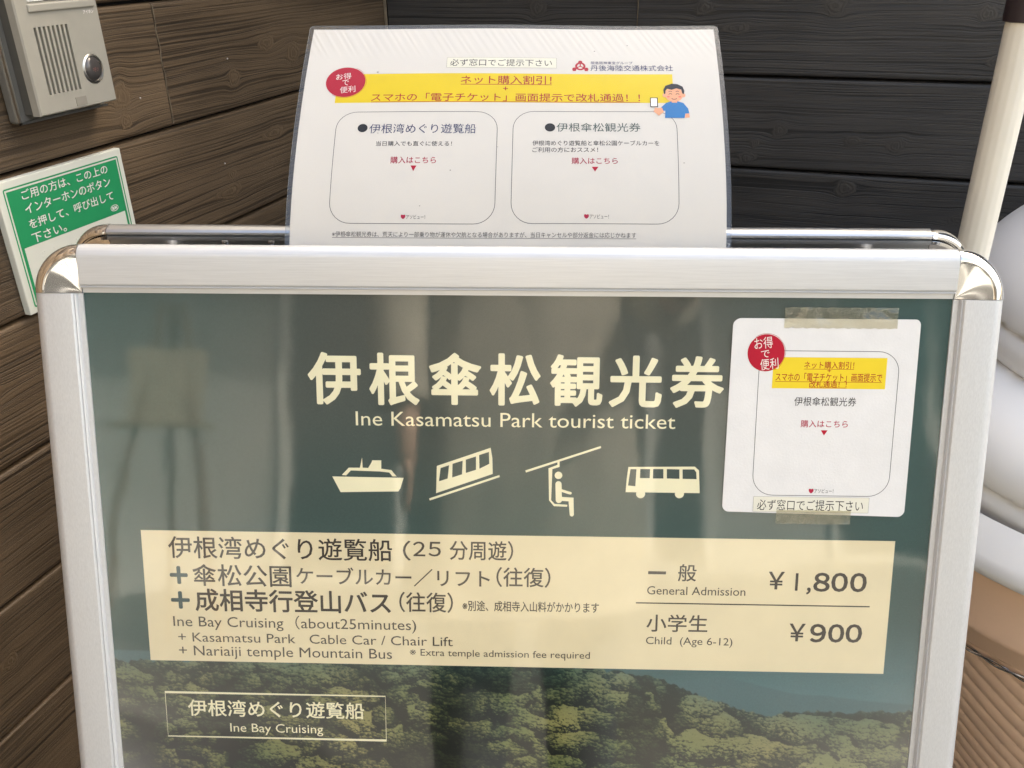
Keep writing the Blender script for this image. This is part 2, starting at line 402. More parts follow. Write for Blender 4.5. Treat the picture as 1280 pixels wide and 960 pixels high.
for k in range(-9, 8):
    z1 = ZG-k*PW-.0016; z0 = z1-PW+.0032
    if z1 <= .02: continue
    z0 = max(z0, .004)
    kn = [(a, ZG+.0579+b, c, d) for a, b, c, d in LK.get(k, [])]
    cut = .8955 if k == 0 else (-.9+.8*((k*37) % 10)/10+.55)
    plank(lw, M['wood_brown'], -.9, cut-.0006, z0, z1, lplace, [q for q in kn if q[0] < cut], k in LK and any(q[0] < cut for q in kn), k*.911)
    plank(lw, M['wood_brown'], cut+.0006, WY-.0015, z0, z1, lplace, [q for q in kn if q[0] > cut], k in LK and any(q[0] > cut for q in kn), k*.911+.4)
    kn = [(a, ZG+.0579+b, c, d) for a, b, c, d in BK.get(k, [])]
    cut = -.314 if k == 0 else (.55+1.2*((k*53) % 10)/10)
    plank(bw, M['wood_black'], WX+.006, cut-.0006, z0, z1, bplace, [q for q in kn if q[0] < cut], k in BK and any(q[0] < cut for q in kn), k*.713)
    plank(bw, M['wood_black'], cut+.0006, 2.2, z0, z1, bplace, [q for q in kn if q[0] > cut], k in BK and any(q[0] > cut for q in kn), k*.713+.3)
# pale splintered edge where two boards of the intercom row butt
mb = MB(); pts = [(WX+.0004, .8956+.0009*math.sin(i*1.7)+.0006*math.sin(i*4.1), ZG-.004-i*.0095) for i in range(15)]
mb.tube(pts, [.0007+.0003*math.sin(i*2.3) for i in range(15)], 5); mb.obj('splintered_joint', M['edge'], lw)
mb = MB(); mb.box((WX+.001, WY-.004, .0), (WX+.0052, WY-.0005, 2.3)); mb.obj('corner_bead', M['edge'], lw)
mb = MB(); mb.tube([(-.3140+.0004*math.sin(i), WY-.0003, ZG-.004-i*.02) for i in range(7)], .0006, 5); mb.obj('splintered_joint', M['edge'], bw)

# ------------------------------------------------------------ sign stand
HT = CAM_Z-.18088; LAM = R(16.32)
STM = Matrix(((0.9519232, -0.3060486, 0.0132882, -0.187367-(0.0132882)*HT), (0.3060235, 0.9520158, 0.0039278, 0.521993-(0.0039278)*HT), (-0.0138527, 0.0003276, 0.9999040, CAM_Z+-0.180881-(0.9999040)*HT), (0, 0, 0, 1)))
stand = empty('poster_stand', STM)
tag(stand, 'silver aluminium A-frame poster stand showing a dark green tourist ticket poster', 'sign stand')
cl, sl_ = math.cos(LAM), math.sin(LAM)
def BP(u, v, h):   # board plane of the front panel, mm -> stand space
    return (u/1000, (-v*sl_-h*cl)/1000, HT+(-v*cl+h*sl_)/1000)
GAP = 45.0
def BPr(u, v, h):  # rear panel: mirror image leaning the other way
    return (-u/1000, (GAP+v*sl_+h*cl)/1000, HT+(-v*cl+h*sl_)/1000)
arc = [(24+8*math.sin(R(a)), -1.6+7.2*math.cos(R(a))) for a in range(0, 91, 9)]
PROF = [(0, -1.0), (0, .6), (3.2, .9), (3.35, 3.2), (3.9, 4.1), (4.6, 3.5), (5.1, 4.2), (5.9, 4.8), (7, 5.0)] + arc + [(32, -4.2), (31.6, -6.0), (30.5, -7.4), (29.0, -8.0), (28.3, -7.2), (28.0, -5.5), (27.5, -5.5), (27.3, -8.6), (25.0, -9.0), (24.7, -6.6), (10, -6.8), (9.8, -9.2), (0, -9.2)]
CPROF = [(0.1, 1.2), (6, 2.6), (23, 5.6), (23.6, 4.9), (24.4, 5.6)] + [(24.6+7.5*math.sin(R(a)), -1.4+7.0*math.cos(R(a))) for a in range(0, 91, 9)] + [(32.1, -4.2), (31.7, -6.1), (30.5, -7.6), (29.0, -8.2), (28.3, -7.3), (28.0, -5.6), (27.5, -5.6), (27.3, -8.8), (25, -9.2), (24.7, -6.8), (10, -7), (9.8, -9.2), (0.1, -9.2)]
UI, VI, VB = 288.0, 32.0, 858.0
def rail(p0, p1, inward, bp, name, prof=PROF, mat='alu'):
    """profile pulled from p0 to p1 (board mm) along the opening's edge; inward points away from the opening"""
    V = []; n = len(prof)
    for p in (p0, p1):
        V += [bp(p[0]+inward[0]*a, p[1]+inward[1]*a, h) for a, h in prof]
    F = [(i, (i+1) % n, n+(i+1) % n, n+i) for i in range(n)] + [tuple(range(n))[::-1], tuple(range(n, 2*n))]
    o = mesh(name, V, F, M[mat], stand, 25)
    return o
def corner(cu, cv, a0, bp, m=20):
    V = []; n = len(CPROF)
    for k in range(m+1):
        a = R(a0+90*k/m)
        V += [bp(cu+math.cos(a)*r, cv+math.sin(a)*r, h) for r, h in CPROF]
    F = [(k*n+i, k*n+i+1, (k+1)*n+i+1, (k+1)*n+i) for k in range(m) for i in range(n-1)]
    F += [tuple(range(n))[::-1], tuple(m*n+i for i in range(n))]
    return mesh('corner_piece', V, F, M['chrome'], stand, 25)
for bp in (BP, BPr):
    g = .35; AH, AV = ('alu', 'alu_v') if bp is BP else ('alu_dark', 'alu_dark')
    rail((-UI+g, VI), (UI-g, VI), (0, -1), bp, 'rail', PROF, AH); rail((-UI+g, VB), (UI-g, VB), (0, 1), bp, 'rail', PROF, AH)
    rail((-UI, VI+g), (-UI, VB-g), (-1, 0), bp, 'rail', PROF, AV); rail((UI, VI+g), (UI, VB-g), (1, 0), bp, 'rail', PROF, AV)
    corner(-UI, VI, 180, bp); corner(UI, VI, 270, bp); corner(UI, VB, 0, bp); corner(-UI, VB, 90, bp)
    mb = MB(); n0 = [(-UI-2, VI-2), (UI+2, VI-2), (UI+2, VB+2), (-UI-2, VB+2)]
    mb.add([bp(a, b, h) for h in (-1.3, -6) for a, b in n0], [(0, 1, 2, 3), (7, 6, 5, 4), (0, 4, 5, 1), (1, 5, 6, 2), (2, 6, 7, 3), (3, 7, 4, 0)])
    mb.obj('backing_board', M['backboard'], stand)
# rivets on the inside of the rear top rail, hinge straps, feet
for u in (-205, -172, 105, 148, 40, -60):
    mb = MB(); mb.lathe([(2.6, 0), (2.4, .8), (1.4, 1.5), (0.01, 1.8)], 14, f=lambda x, y, z, u=u: BPr(-u+x, VI-22.6+y, -6.7-z)); mb.obj('rivet', M['rivet'], stand, 60)
for sx in (-1, 1):
    mb = MB(); mb.tube([BP(sx*250, 40, -11), BP(sx*250, 20, -20), (sx*.25, .0225, HT-.022), BPr(-sx*250, 20, -20), BPr(-sx*250, 40, -11)], .003, 8); mb.obj('hinge_strap', M['rivet'], stand, 60)
    for bp in (BP, BPr):
        s2 = sx if bp is BP else -sx; e = Vector(bp(s2*304, VB+34, -6)); e2 = Vector(bp(s2*304, VB+20, -6)); dr = (e-e2).normalized(); k = (e.z-.012)/-dr.z
        mb = MB(); mb.tube([e2, e+dr*k], .010, 12); lg = mb.obj('leg', M['alu'], stand, 40)
        mb = MB(); mb.tube([e+dr*k*.86, e+dr*k, e+dr*(k+.010)], [.0115, .0115, .0105], 12); mb.obj('rubber_foot', M['sleeve'], lg, 40)

mb = MB()
for y_, z_ in ((.848, -.158), (1.02, -.135), (.98, -.262), (1.19, -.240)): mb.lathe([(.0011, 0), (.0008, .0006), (.0001, .0008)], 8, f=lambda x, y, z, y_=y_, z_=z_: (WX+.0002+z, y_+x, CAM_Z+z_+y))
mb.obj('paint_speck', M['white_ink'], lw)['kind'] = 'stuff'
# ---- the printed poster: colours of the print only
def worley(x, y, s, seed):
    cx = np.floor(x/s).astype(int); cy = np.floor(y/s).astype(int); best = np.full(x.shape, 9e9); val = np.zeros(x.shape); bx = np.zeros(x.shape); by = np.zeros(x.shape)
    for i in (-1, 0, 1):
        for j in (-1, 0, 1):
            a = cx+i; b = cy+j
            hsh = (a*73856093 ^ b*19349663 ^ seed*83492791) & 0xffffff
            r1 = ((hsh*1103515245+12345) >> 8 & 0xffff)/65535.; r2 = ((hsh*22695477+7) >> 8 & 0xffff)/65535.; r3 = ((hsh*69069+3) >> 8 & 0xffff)/65535.
            px = (a+.1+.8*r1)*s; py = (b+.1+.8*r2)*s; d = ((x-px)**2+(y-py)**2)/(s*(.75+.5*r3))**2
            m = d < best; best = np.where(m, d, best); val = np.where(m, r3, val); bx = np.where(m, x-px, bx); by = np.where(m, y-py, by)
    return np.sqrt(best), val, bx/s, by/s
def vnoise(x, y, s, seed):
    x = x/s; y = y/s; ix = np.floor(x).astype(int); iy = np.floor(y).astype(int); fx = x-ix; fy = y-iy; fx = fx*fx*(3-2*fx); fy = fy*fy*(3-2*fy)
    def h(a, b): q = (a*73856093 ^ b*19349663 ^ seed*83492791) & 0xffffff; return ((q*1103515245+12345) >> 8 & 0xffff)/65535.
    return (h(ix, iy)*(1-fx)+h(ix+1, iy)*fx)*(1-fy)+(h(ix, iy+1)*(1-fx)+h(ix+1, iy+1)*fx)*fy
def lerp(a, b, t): return a+(b-a)*t
def sm(a, b, x): t = np.clip((x-a)/(b-a), 0, 1); return t*t*(3-2*t)
us = np.arange(-UI-1.5, UI+1.6, .6); vs_ = np.r_[np.arange(30, 290, 8), np.arange(290, 388, .6), np.arange(390, 861, 10), 861]
Uu, Vv = np.meshgrid(us, vs_)
edge = sm(.35, 1.0, np.abs(Uu)/UI)
def col(a): return np.array(a)[None, None, :]
skyc = lerp(col((.074, .086, .076)), col((.036, .090, .086)), np.maximum(sm(60, 250, Vv), edge)[..., None])
skyc = lerp(skyc, col((.075, .175, .195)), (sm(250, 330, Vv)*sm(-20, 190, Uu))[..., None])
skyc = skyc*(1+.10*(vnoise(Uu, Vv, 60, 3)-.5))[..., None]
P_ = np.interp(Uu[0], [-290, -150, 20, 75, 110, 150, 188, 196, 230, 290], [299, 297, 296, 300, 306, 324, 335, 331, 329, 327])[None, :]+3.2*(vnoise(Uu, Vv*0, 7, 5)-.5)+2.2*(vnoise(Uu, Vv*0, 2.3, 6)-.5)
ridge = np.interp(Uu[0], [-290, 60, 110, 150, 172, 200, 235, 290], [290, 300, 308, 303, 307, 314, 318, 322])[None, :]+2*(vnoise(Uu, Vv*0, 14, 8)-.5)
mount = lerp(skyc, col((.062, .140, .155)), sm(-.5, 1.5, Vv-ridge)[..., None])
depth = np.clip((Vv-P_)/60, 0, 3)
wx = Uu+5*vnoise(Uu, Vv, 13, 21); wy = Vv*1.5+5*vnoise(Uu, Vv, 11, 22)
zm = sm(.45, .55, vnoise(Uu, Vv, 30, 51))
dA, rA, bxA, byA = worley(wx*.8+9*vnoise(Uu, Vv, 24, 25), wy*.9+6*vnoise(Uu, Vv, 6.1, 27), 24, 4)
d1, r1, bx, by = worley(wx+9*vnoise(Uu, Vv, 24, 25), wy+3*vnoise(Uu, Vv, 3.1, 26), 15, 1); d2, r2, cx2, cy2 = worley(wx+1.6*vnoise(Uu, Vv, 2.2, 31), wy+1.6*vnoise(Uu, Vv, 2.0, 32), 3.9, 2); d3, r3, ex, ey = worley(Uu, Vv*1.35, 1.5, 3)
d1, r1, bx, by = [lerp(a_, b_, zm) for a_, b_ in ((d1, dA), (r1, rA), (bx, bxA), (by, byA))]
lit = .50-by*.75+bx*.28-d1*.30 + (-cy2*.50+cx2*.18-d2*.28+.14)+(-ey*.34+.05*r3) + .50*(vnoise(Uu, Vv, 1.2, 9)-.5) + .35*(vnoise(Uu, Vv, 3.1, 10)-.5)
lit = lit*(.55+.65*r1)*(.30+1.25*vnoise(Uu, Vv, 34, 12)); lit = lit-.55*sm(.30, .62, vnoise(Uu, Vv*1.6, 9, 41))*sm(.4, .75, d1)
lit = np.clip(lit, 0, 1.3)
lit = np.clip((lit-.28)*1.35+.28, 0, 1.4); warm = vnoise(Uu, Vv, 38, 14)[..., None]
hi = lerp(col((.125, .175, .062)), col((.330, .295, .105)), warm); mid = lerp(col((.018, .036, .018)), col((.034, .042, .016)), warm)
lo = col((.006, .009, .006))
fo = np.where(lit[..., None] < .35, lerp(lo, mid, np.clip(lit/.35, 0, 1)[..., None]), lerp(mid, hi, np.clip((lit-.35)/.6, 0, 1)[..., None]))
hz = (np.exp(-depth*3.2)*.62)[..., None]
fo = lerp(fo, col((.030, .085, .085))*(.5+.9*lit[..., None]), hz)
colr = lerp(mount, fo, sm(-.3, .5, Vv-P_)[..., None])
nx = len(us); ny = len(vs_)
o = mesh('poster_print', [BP(a, b, -.9) for a, b in zip(Uu.ravel(), Vv.ravel())], [(j*nx+i, (j+1)*nx+i, (j+1)*nx+i+1, j*nx+i+1) for j in range(ny-1) for i in range(nx-1)], None, stand)
at = o.data.color_attributes.new('ink', 'FLOAT_COLOR', 'POINT'); at.data.foreach_set('color', np.concatenate([colr.reshape(-1, 3), np.ones((nx*ny, 1))], 1).astype(np.float32).ravel())
m, t, b, oo = nt('poster_photo_print'); a_ = N(t, 'ShaderNodeAttribute', attribute_name='ink')
t.links.new(mixc(t, 1.0, a_.outputs['Color'], ramp(t, noise(t, objco(t), 900, 2), [(.3, .93), (.7, 1.07)]), 'MULTIPLY'), b.inputs['Base Color']); b.inputs['Roughness'].default_value = .5; b.inputs['Specular IOR Level'].default_value = .2
o.data.materials.append(m)

POSTER = [
  ('title', '伊', -138.14, -102.8, 71.84, 106.28) ,
  ('title', '根', -96.4, -63.15, 71.95, 106.33) ,
  ('title', '傘', -55.56, -21.2, 71.57, 105.65) ,
  ('title', '松', -14.62, 18.85, 71.63, 105.7) ,
  ('title', '観', 26.18, 60.7, 71.95, 105.96) ,
  ('title', '光', 65.86, 100.53, 72.33, 105.96) ,
  ('title', '券', 106.84, 141.8, 72.38, 106.0) ,
  ('subtitle', 'Ine Kasamatsu Park tourist ticket', -106.72, 110.85, 111.69, 121.5) ,
  ('dark', '伊根湾めぐり遊覧船', -242.69, -83.75, 203.3, 219.66) ,
  ('dark2', '（', -76.0, -70.65, 204.26, 218.77) ,
  ('cap2', '２', -68.77, -60.32, 205.0, 215.42) ,
  ('cap2', '５', -57.96, -49.36, 204.83, 215.24) ,
  ('dark2', '分周遊）', -43.07, 1.39, 203.43, 217.91) ,
  ('plus', '＋', -242.6, -230.57, 226.56, 238.34) ,
  ('dark', '傘松公園', -226.46, -155.89, 224.0, 240.28) ,
  ('dark2', 'ケーブルカー／リフト', -152.34, -15.01, 224.9, 238.1) ,
  ('dark2', '（往復）', -10.22, 27.74, 222.76, 237.39) ,
  ('plus', '＋', -243.02, -230.28, 245.61, 257.23) ,
  ('darkb', '成相寺行登山バス', -225.89, -85.53, 242.67, 259.41) ,
  ('dark2', '（往復）', -79.27, -41.12, 242.51, 257.66) ,
  ('small', '※別途、成相寺入山料がかかります', -34.32, 62.27, 248.13, 255.99) ,
  ('dark3', 'Ine Bay Cruising（about25minutes)', -242.88, -67.54, 263.86, 271.48) ,
  ('dark3', '+ Kasamatsu Park   Cable Car / Chair Lift', -240.09, -41.44, 276.32, 283.25) ,
  ('dark3', '+ Nariaiji temple Mountain Bus', -240.23, -85.35, 286.41, 294.01) ,
  ('dark3', '※ Extra temple admission fee required', -72.51, 56.73, 285.9, 291.03) ,
  ('dark2', '一', 96.17, 108.42, 224.16, 225.94) ,
  ('dark2', '般', 117.04, 129.65, 218.49, 231.1) ,
  ('dark3', 'General Admission', 95.78, 164.46, 235.1, 241.19) ,
  ('rule', '', 88.27, 251.37, 247.3, 248.2) ,
  ('price', '￥', 180.0, 190.79, 223.06, 235.79) ,
  ('cap1', '1', 198.65, 200.52, 223.71, 236.73) ,
  ('num', '，', 206.77, 209.53, 234.51, 238.97) ,
  ('num', '８', 211.41, 222.39, 223.53, 236.55) ,
  ('num', '０', 223.72, 234.74, 223.38, 236.45) ,
  ('num', '０', 236.68, 247.74, 223.28, 236.4) ,
  ('dark2', '小学生', 96.26, 139.15, 256.21, 269.23) ,
  ('dark3', 'Child  (Age 6-12)', 96.2, 157.33, 273.33, 278.88) ,
  ('price', '￥', 196.82, 207.72, 261.58, 274.6) ,
  ('num', '９', 211.54, 222.31, 261.73, 274.74) ,
  ('num', '０', 224.22, 235.03, 261.61, 274.61) ,
  ('num', '０', 236.38, 247.45, 261.5, 274.5) ,
  ('panel', '', -265.59, 268.24, 198.63, 295.74) ,
  ('box', '', -252.75, -90.9, 323.58, 358.9) ,
  ('white', '伊根湾めぐり遊覧船', -236.44, -106.82, 329.0, 342.12) ,
  ('white2', 'Ine Bay Cruising', -206.06, -137.35, 347.45, 354.23) ,
]
CARD = [
  ('ring', 'circle', 156.0, 181.26, 55.71, 81.44) ,
  ('ct', 'お得', 160.48, 172.57, 58.12, 65.86) ,
  ('ct', 'で', 165.37, 170.9, 66.92, 71.75) ,
  ('ct', '便利', 165.22, 177.09, 72.26, 79.8) ,
  ('yellow', '', 173.77, 248.51, 71.35, 92.38) ,
  ('red', 'ネット購入割引！', 194.26, 227.1, 74.03, 78.87) ,
  ('red', '+', 209.78, 212.15, 79.14, 81.29) ,
  ('red', 'スマホの「電子チケット」画面提示で', 175.79, 246.12, 81.84, 87.51) ,
  ('red', '改札通過！！', 198.29, 223.09, 87.25, 91.58) ,
  ('black', '伊根傘松観光券', 189.26, 230.31, 98.13, 104.24) ,
  ('pink', '購入はこちら', 194.5, 225.9, 114.02, 118.98) ,
  ('tri', '', 208.25, 212.78, 120.91, 124.51) ,
  ('mark', '', 202.97, 206.21, 161.89, 165.3) ,
  ('black', 'アソビュー！', 206.75, 219.59, 161.94, 164.89) ,
  ('outline', '', 164.59, 256.65, 67.09, 166.87) ,
  ('strip', '', 165.88, 244.18, 167.86, 178.71) ,
  ('black2', '必ず窓口でご提示下さい', 168.62, 240.44, 169.86, 177.57) ,
  ('tape', '', 179.41, 253.25, 38.15, 51.84) ,
  ('tape', '', 181.9, 232.43, 177.26, 187.02) ,
]
SHEET = [
  ('ring', 'circle', -133.72, -104.24, 174.53, 146.01) ,
  ('ct', 'お得', -126.5, -115.48, 168.31, 162.59) ,
  ('ct', 'で', -121.25, -116.62, 162.21, 156.97) ,
  ('ct', '便利', -122.32, -111.39, 156.23, 150.35) ,
  ('yellow', '', -124.99, 115.1, 167.64, 141.23) ,
  ('strip', '', -46.94, 32.47, 182.9, 173.03) ,
  ('black', '必ず窓口でご提示下さい', -44.44, 29.18, 181.3, 174.59) ,
  ('mark', '', 43.59, 55.51, 180.52, 170.36) ,
  ('navy', '阪急阪神東宝グループ', 57.29, 87.25, 180.05, 177.21) ,
  ('navy', '丹後海陸交通株式会社', 56.81, 115.85, 176.36, 170.77) ,
  ('red', 'ネット購入割引！', -36.1, 28.94, 165.51, 157.7) ,
  ('uline', '', -35.89, 28.96, 157.56, 157.04) ,
  ('red', '+', -5.47, -2.04, 155.27, 151.97) ,
  ('red', 'スマホの「電子チケット」画面提示で改札通過！！', -99.23, 91.36, 149.44, 142.29) ,
  ('uline', '', -98.88, 91.22, 142.0, 141.51) ,
  ('outline', '', -122.0, -8.64, 133.08, 47.6) ,
  ('outline', '', 2.36, 116.15, 133.56, 47.98) ,
  ('blackdot', '', -106.65, -99.61, 123.12, 115.81) ,
  ('navy2', '伊根湾めぐり遊覧船', -98.32, -23.53, 122.9, 114.95) ,
  ('blackdot', '', 24.46, 31.71, 123.79, 116.51) ,
  ('green2', '伊根傘松観光券', 32.65, 90.88, 123.88, 116.61) ,
  ('black', '当日購入でも直ぐに使える！', -92.75, -39.76, 108.64, 104.8) ,
  ('pink', '購入はこちら', -81.86, -50.26, 96.43, 91.17) ,
  ('tri', '', -67.65, -63.5, 89.64, 85.39) ,
  ('mark2', '', -72.7, -69.58, 53.96, 50.72) ,
  ('black', 'アソビュー！', -69.09, -56.02, 53.84, 50.88) ,
  ('black', '伊根湾めぐり遊覧船と傘松公園ケーブルカーを', 16.03, 103.51, 109.48, 105.33) ,
  ('black', 'ご利用の方におススメ！', 16.12, 61.34, 104.13, 100.04) ,
  ('pink', '購入はこちら', 43.21, 74.74, 95.94, 91.03) ,
  ('tri', '', 56.94, 61.58, 88.9, 85.28) ,
  ('mark2', '', 52.07, 55.32, 54.59, 51.37) ,
  ('black', 'アソビュー！', 55.86, 68.84, 54.47, 51.52) ,
  ('foot', '※伊根傘松観光券は、荒天により一部乗り物が運休や欠航となる場合がありますが、当日キャンセルや部分返金には応じかねます', -119.36, 87.44, 42.12, 38.31) ,
  ('uline2', '', -119.3, 87.5, 37.99, 37.71) ,
  ('boy', '', 100.25, 127.16, 158.73, 128.37) ,
  ('paper', '', -149.55, 146.59, 214.09, 213.65) ,
]
# lettering of the poster
LAY = {'title': ('title_lettering', 'cream_ink', .024), 'subtitle': ('subtitle_lettering', 'cream_ink', 0), 'dark': ('route_lettering', 'dark_ink', .009), 'darkb': ('route_lettering', 'dark_ink', .016),
       'dark2': ('route_lettering', 'grey_ink', .009), 'cap2': ('route_lettering', 'grey_ink', .009), 'small': ('note_lettering', 'dark_ink', .008), 'dark3': ('english_lettering', 'grey_ink', 0), 'plus': ('plus_mark', 'plus_ink', .055), 'price': ('price_lettering', 'dark_ink', .012), 'num': ('price_lettering', 'dark_ink', .026), 'cap1': ('price_lettering', 'dark_ink', .0),
       'white': ('cruise_box_lettering', 'cream_ink', .012), 'white2': ('cruise_box_lettering', 'cream_ink', 0)}
CAP = {'subtitle': 'K', 'dark3': 'K', 'white2': 'K', 'num': '８', 'cap2': '５', 'cap1': '1'}
acc = {}
for k, s, u0, u1, v0, v1 in POSTER:
    if k == 'panel':
        mb = MB(); rectp(mb, (-261.6, 265.0, 199.2, 298.5), BP, -.80, 8, 4); mb.obj('fare_panel', M['cream_panel'], stand)
    elif k == 'box':
        mb = MB(); stroke(mb, [(u0, v0), (u1, v0), (u1, v1), (u0, v1)], .9, BP, -.78, True); mb.obj('cruise_box_outline', M['cream_ink'], stand)
    elif k == 'rule':
        mb = MB(); rectp(mb, (u0, u1, v0, v1), BP, -.74); mb.obj('fare_rule', M['dark_ink'], stand)
    else:
        nm, mt, bold = LAY[k]; q = MB()
        letters(q, s, (u0, u1, v0, v1), BP, -.72, bold, 0, CAP.get(k) if s != '，' else None); q.obj(nm, M[mt], stand)
# pictograms, drawn on the poster in mm: ship, cable car, chair lift, bus
ICON = []
ICON.append(('ship_pictogram', [[[-124.18, 158.06], [-74.59, 158.4], [-76.91, 165.98], [-78.42, 168.27], [-118.69, 169.34]], [[-117.57, 156.97], [-112.54, 151.63], [-104.77, 151.53], [-103.12, 144.27], [-102.83, 151.51], [-97.98, 151.69], [-96.14, 146.17], [-89.85, 146.09], [-89.98, 152.09], [-82.97, 152.99], [-79.42, 157.46], [-82.34, 157.5], [-84.46, 154.77], [-90.76, 154.1], [-111.14, 153.62], [-114.41, 157.18]], [[-99.2, 151.96], [-95.91, 146.42], [-90.09, 146.34], [-90.01, 153.09], [-99.72, 153.22]]], []))
ICON.append(('cable_car_pictogram', [[[-51.47, 149.58], [-14.35, 136.2], [-13.15, 143.61], [-12.9, 154.81], [-52.17, 169.16]]], [[[-48.83, 151.04], [-43.01, 148.97], [-44.06, 158.48], [-50.13, 160.57]], [[-40.59, 147.94], [-33.59, 145.61], [-34.13, 155.35], [-40.91, 157.69]], [[-31.42, 144.84], [-24.44, 142.51], [-24.46, 151.97], [-31.47, 154.31]], [[-22.27, 141.5], [-15.55, 139.18], [-15.31, 147.61], [-22.05, 151.19]]]))
ICON.append(('rail_line', [[[-57.07, 173.02], [-8.32, 155.5], [-8.07, 157.0], [-56.61, 174.54]]], []))
ICON.append(('chairlift_line', [[[9.48, 152.02], [60.84, 134.03], [61.11, 135.5], [9.97, 153.51]]], []))
ICON.append(('bus_pictogram', [[[80.05, 148.6], [125.25, 147.76], [128.21, 150.44], [129.4, 166.61], [78.66, 166.57], [79.11, 157.31]]], [[[81.52, 150.07], [85.58, 150.02], [85.24, 162.22], [80.2, 161.79]], [[88.2, 149.98], [94.87, 149.89], [94.85, 156.35], [88.17, 156.44]], [[97.02, 149.86], [103.92, 149.77], [104.17, 156.48], [97.01, 156.57]], [[106.3, 149.74], [114.87, 149.88], [115.14, 156.58], [106.55, 156.44]], [[117.01, 149.85], [124.86, 149.74], [126.37, 151.71], [126.82, 156.67], [117.29, 156.55]]]))
PIC_chair = [[32.18, 145.01], [32.23, 148.48], [26.75, 150.54], [26.8, 173.09], [29.74, 176.58], [38.69, 176.96]]
PIC_body = [[32.42, 161.45], [32.83, 173.0]]
PIC_leg = [[32.82, 171.99], [41.27, 172.38], [41.94, 183.24]]
PIC_arm = [[32.96, 165.45], [38.77, 167.38], [40.71, 167.86]]
HEAD = [32.33, 155.2]
HR = 2.6400000000000006
WHEELS = [[89.0, 167.68], [115.57, 167.3]]
WR = 3.1200000000000045

M['poster_tone'] = print_ink('poster_green_ink', (.047, .078, .073))
for nm, A, B in ICON:
    mb = MB()
    for i, a in enumerate(A): flat(mb, a, BP, -.74+.015*i)
    if nm == 'bus_pictogram':
        for w_ in WHEELS: disc(mb, w_, WR, WR, BP, -.71, 24)
    o = mb.obj(nm, M['cream_ink'], stand)
    if B:
        mb = MB()
        for b_ in B: flat(mb, b_, BP, -.69)
        mb.obj('pictogram_window', M['poster_tone'], o)
mb = MB()
stroke(mb, PIC_chair, 1.5, BP, -.74); disc(mb, HEAD, HR, HR, BP, -.73, 24)
for p_, w_, hh in ((PIC_body, 4.3, -.72), (PIC_leg, 2.9, -.71), (PIC_arm, 1.9, -.70)):
    stroke(mb, p_, w_, BP, hh); disc(mb, p_[0], w_/2, w_/2, BP, hh+.003, 14); disc(mb, p_[-1], w_/2, w_/2, BP, hh+.003, 14)
    disc(mb, p_[1], w_/2, w_/2, BP, hh+.004, 14)
mb.obj('seated_rider_pictogram', M['cream_ink'], stand)

mb = MB(); rectp(mb, (-UI-1, UI+1, VI-1, VB+1), BP, -.15, 24, 30); mb.obj('clear_cover', M['cover'], stand, 60)

# ------------------------------------------------------------ taped card
card = empty('taped_card', STM @ Matrix.Translation(BP(207, 112, 0)))
tag(card, 'small white laminated card with red dot and yellow stripe taped on the poster cover', 'card')
ci = (Matrix.Translation(BP(207, 112, 0))).inverted()
def CP(u, v, h): return tuple(ci @ Vector(BP(u, v, h+.15)))
def slab(mb, pts, mp, h0, h1):
    n = len(pts); mb.add([mp(a, b, h1) for a, b in pts]+[mp(a, b, h0) for a, b in pts], [tuple(range(n)), tuple(range(n, 2*n))[::-1]]+[(i, n+i, n+(i+1) % n, (i+1) % n) for i in range(n)])
mb = MB()
cr = [(149.5, 45.6), (266.5, 45.7), (268.4, 48.2), (268.7, 178.3), (265.8, 181.2), (147.5, 179.0), (144.9, 176.2), (146.0, 48.6)]
def rnd(pts, r=2.2):
    out = []
    n = len(pts)
    for i, p in enumerate(pts):
        p = np.array(p); a = np.array(pts[i-1]); b = np.array(pts[(i+1) % n]); da = (a-p)/np.hypot(*(a-p)); db = (b-p)/np.hypot(*(b-p))
        rr = min(r, np.hypot(*(a-p))*.45, np.hypot(*(b-p))*.45)
        for k in range(5):
            t_ = k/4; q = (1-t_)**2*(p+da*rr)+2*t_*(1-t_)*p+t_**2*(p+db*rr); out.append(tuple(q))
    return out
slab(mb, rnd(cr), CP, .05, .55); mb.obj('card_sheet', M['card'], card)
CL = {'ct': 'white_ink', 'red': 'red_ink', 'black': 'black_ink', 'black2': 'black_ink', 'pink': 'pink_ink', 'foot': 'foot_ink', 'navy': 'navy_ink', 'navy2': 'navy_ink', 'green2': 'slate_ink'}
def shield(mb, box, mp, h):
    u0, u1, v0, v1 = box; w_ = u1-u0; h_ = v1-v0
    flat(mb, [(u0+w_*a, v0+h_*b) for a, b in ((0, .1), (.25, 0), (.5, .12), (.75, 0), (1, .1), (1, .5), (.8, .8), (.5, 1), (.2, .8), (0, .5))], mp, h)
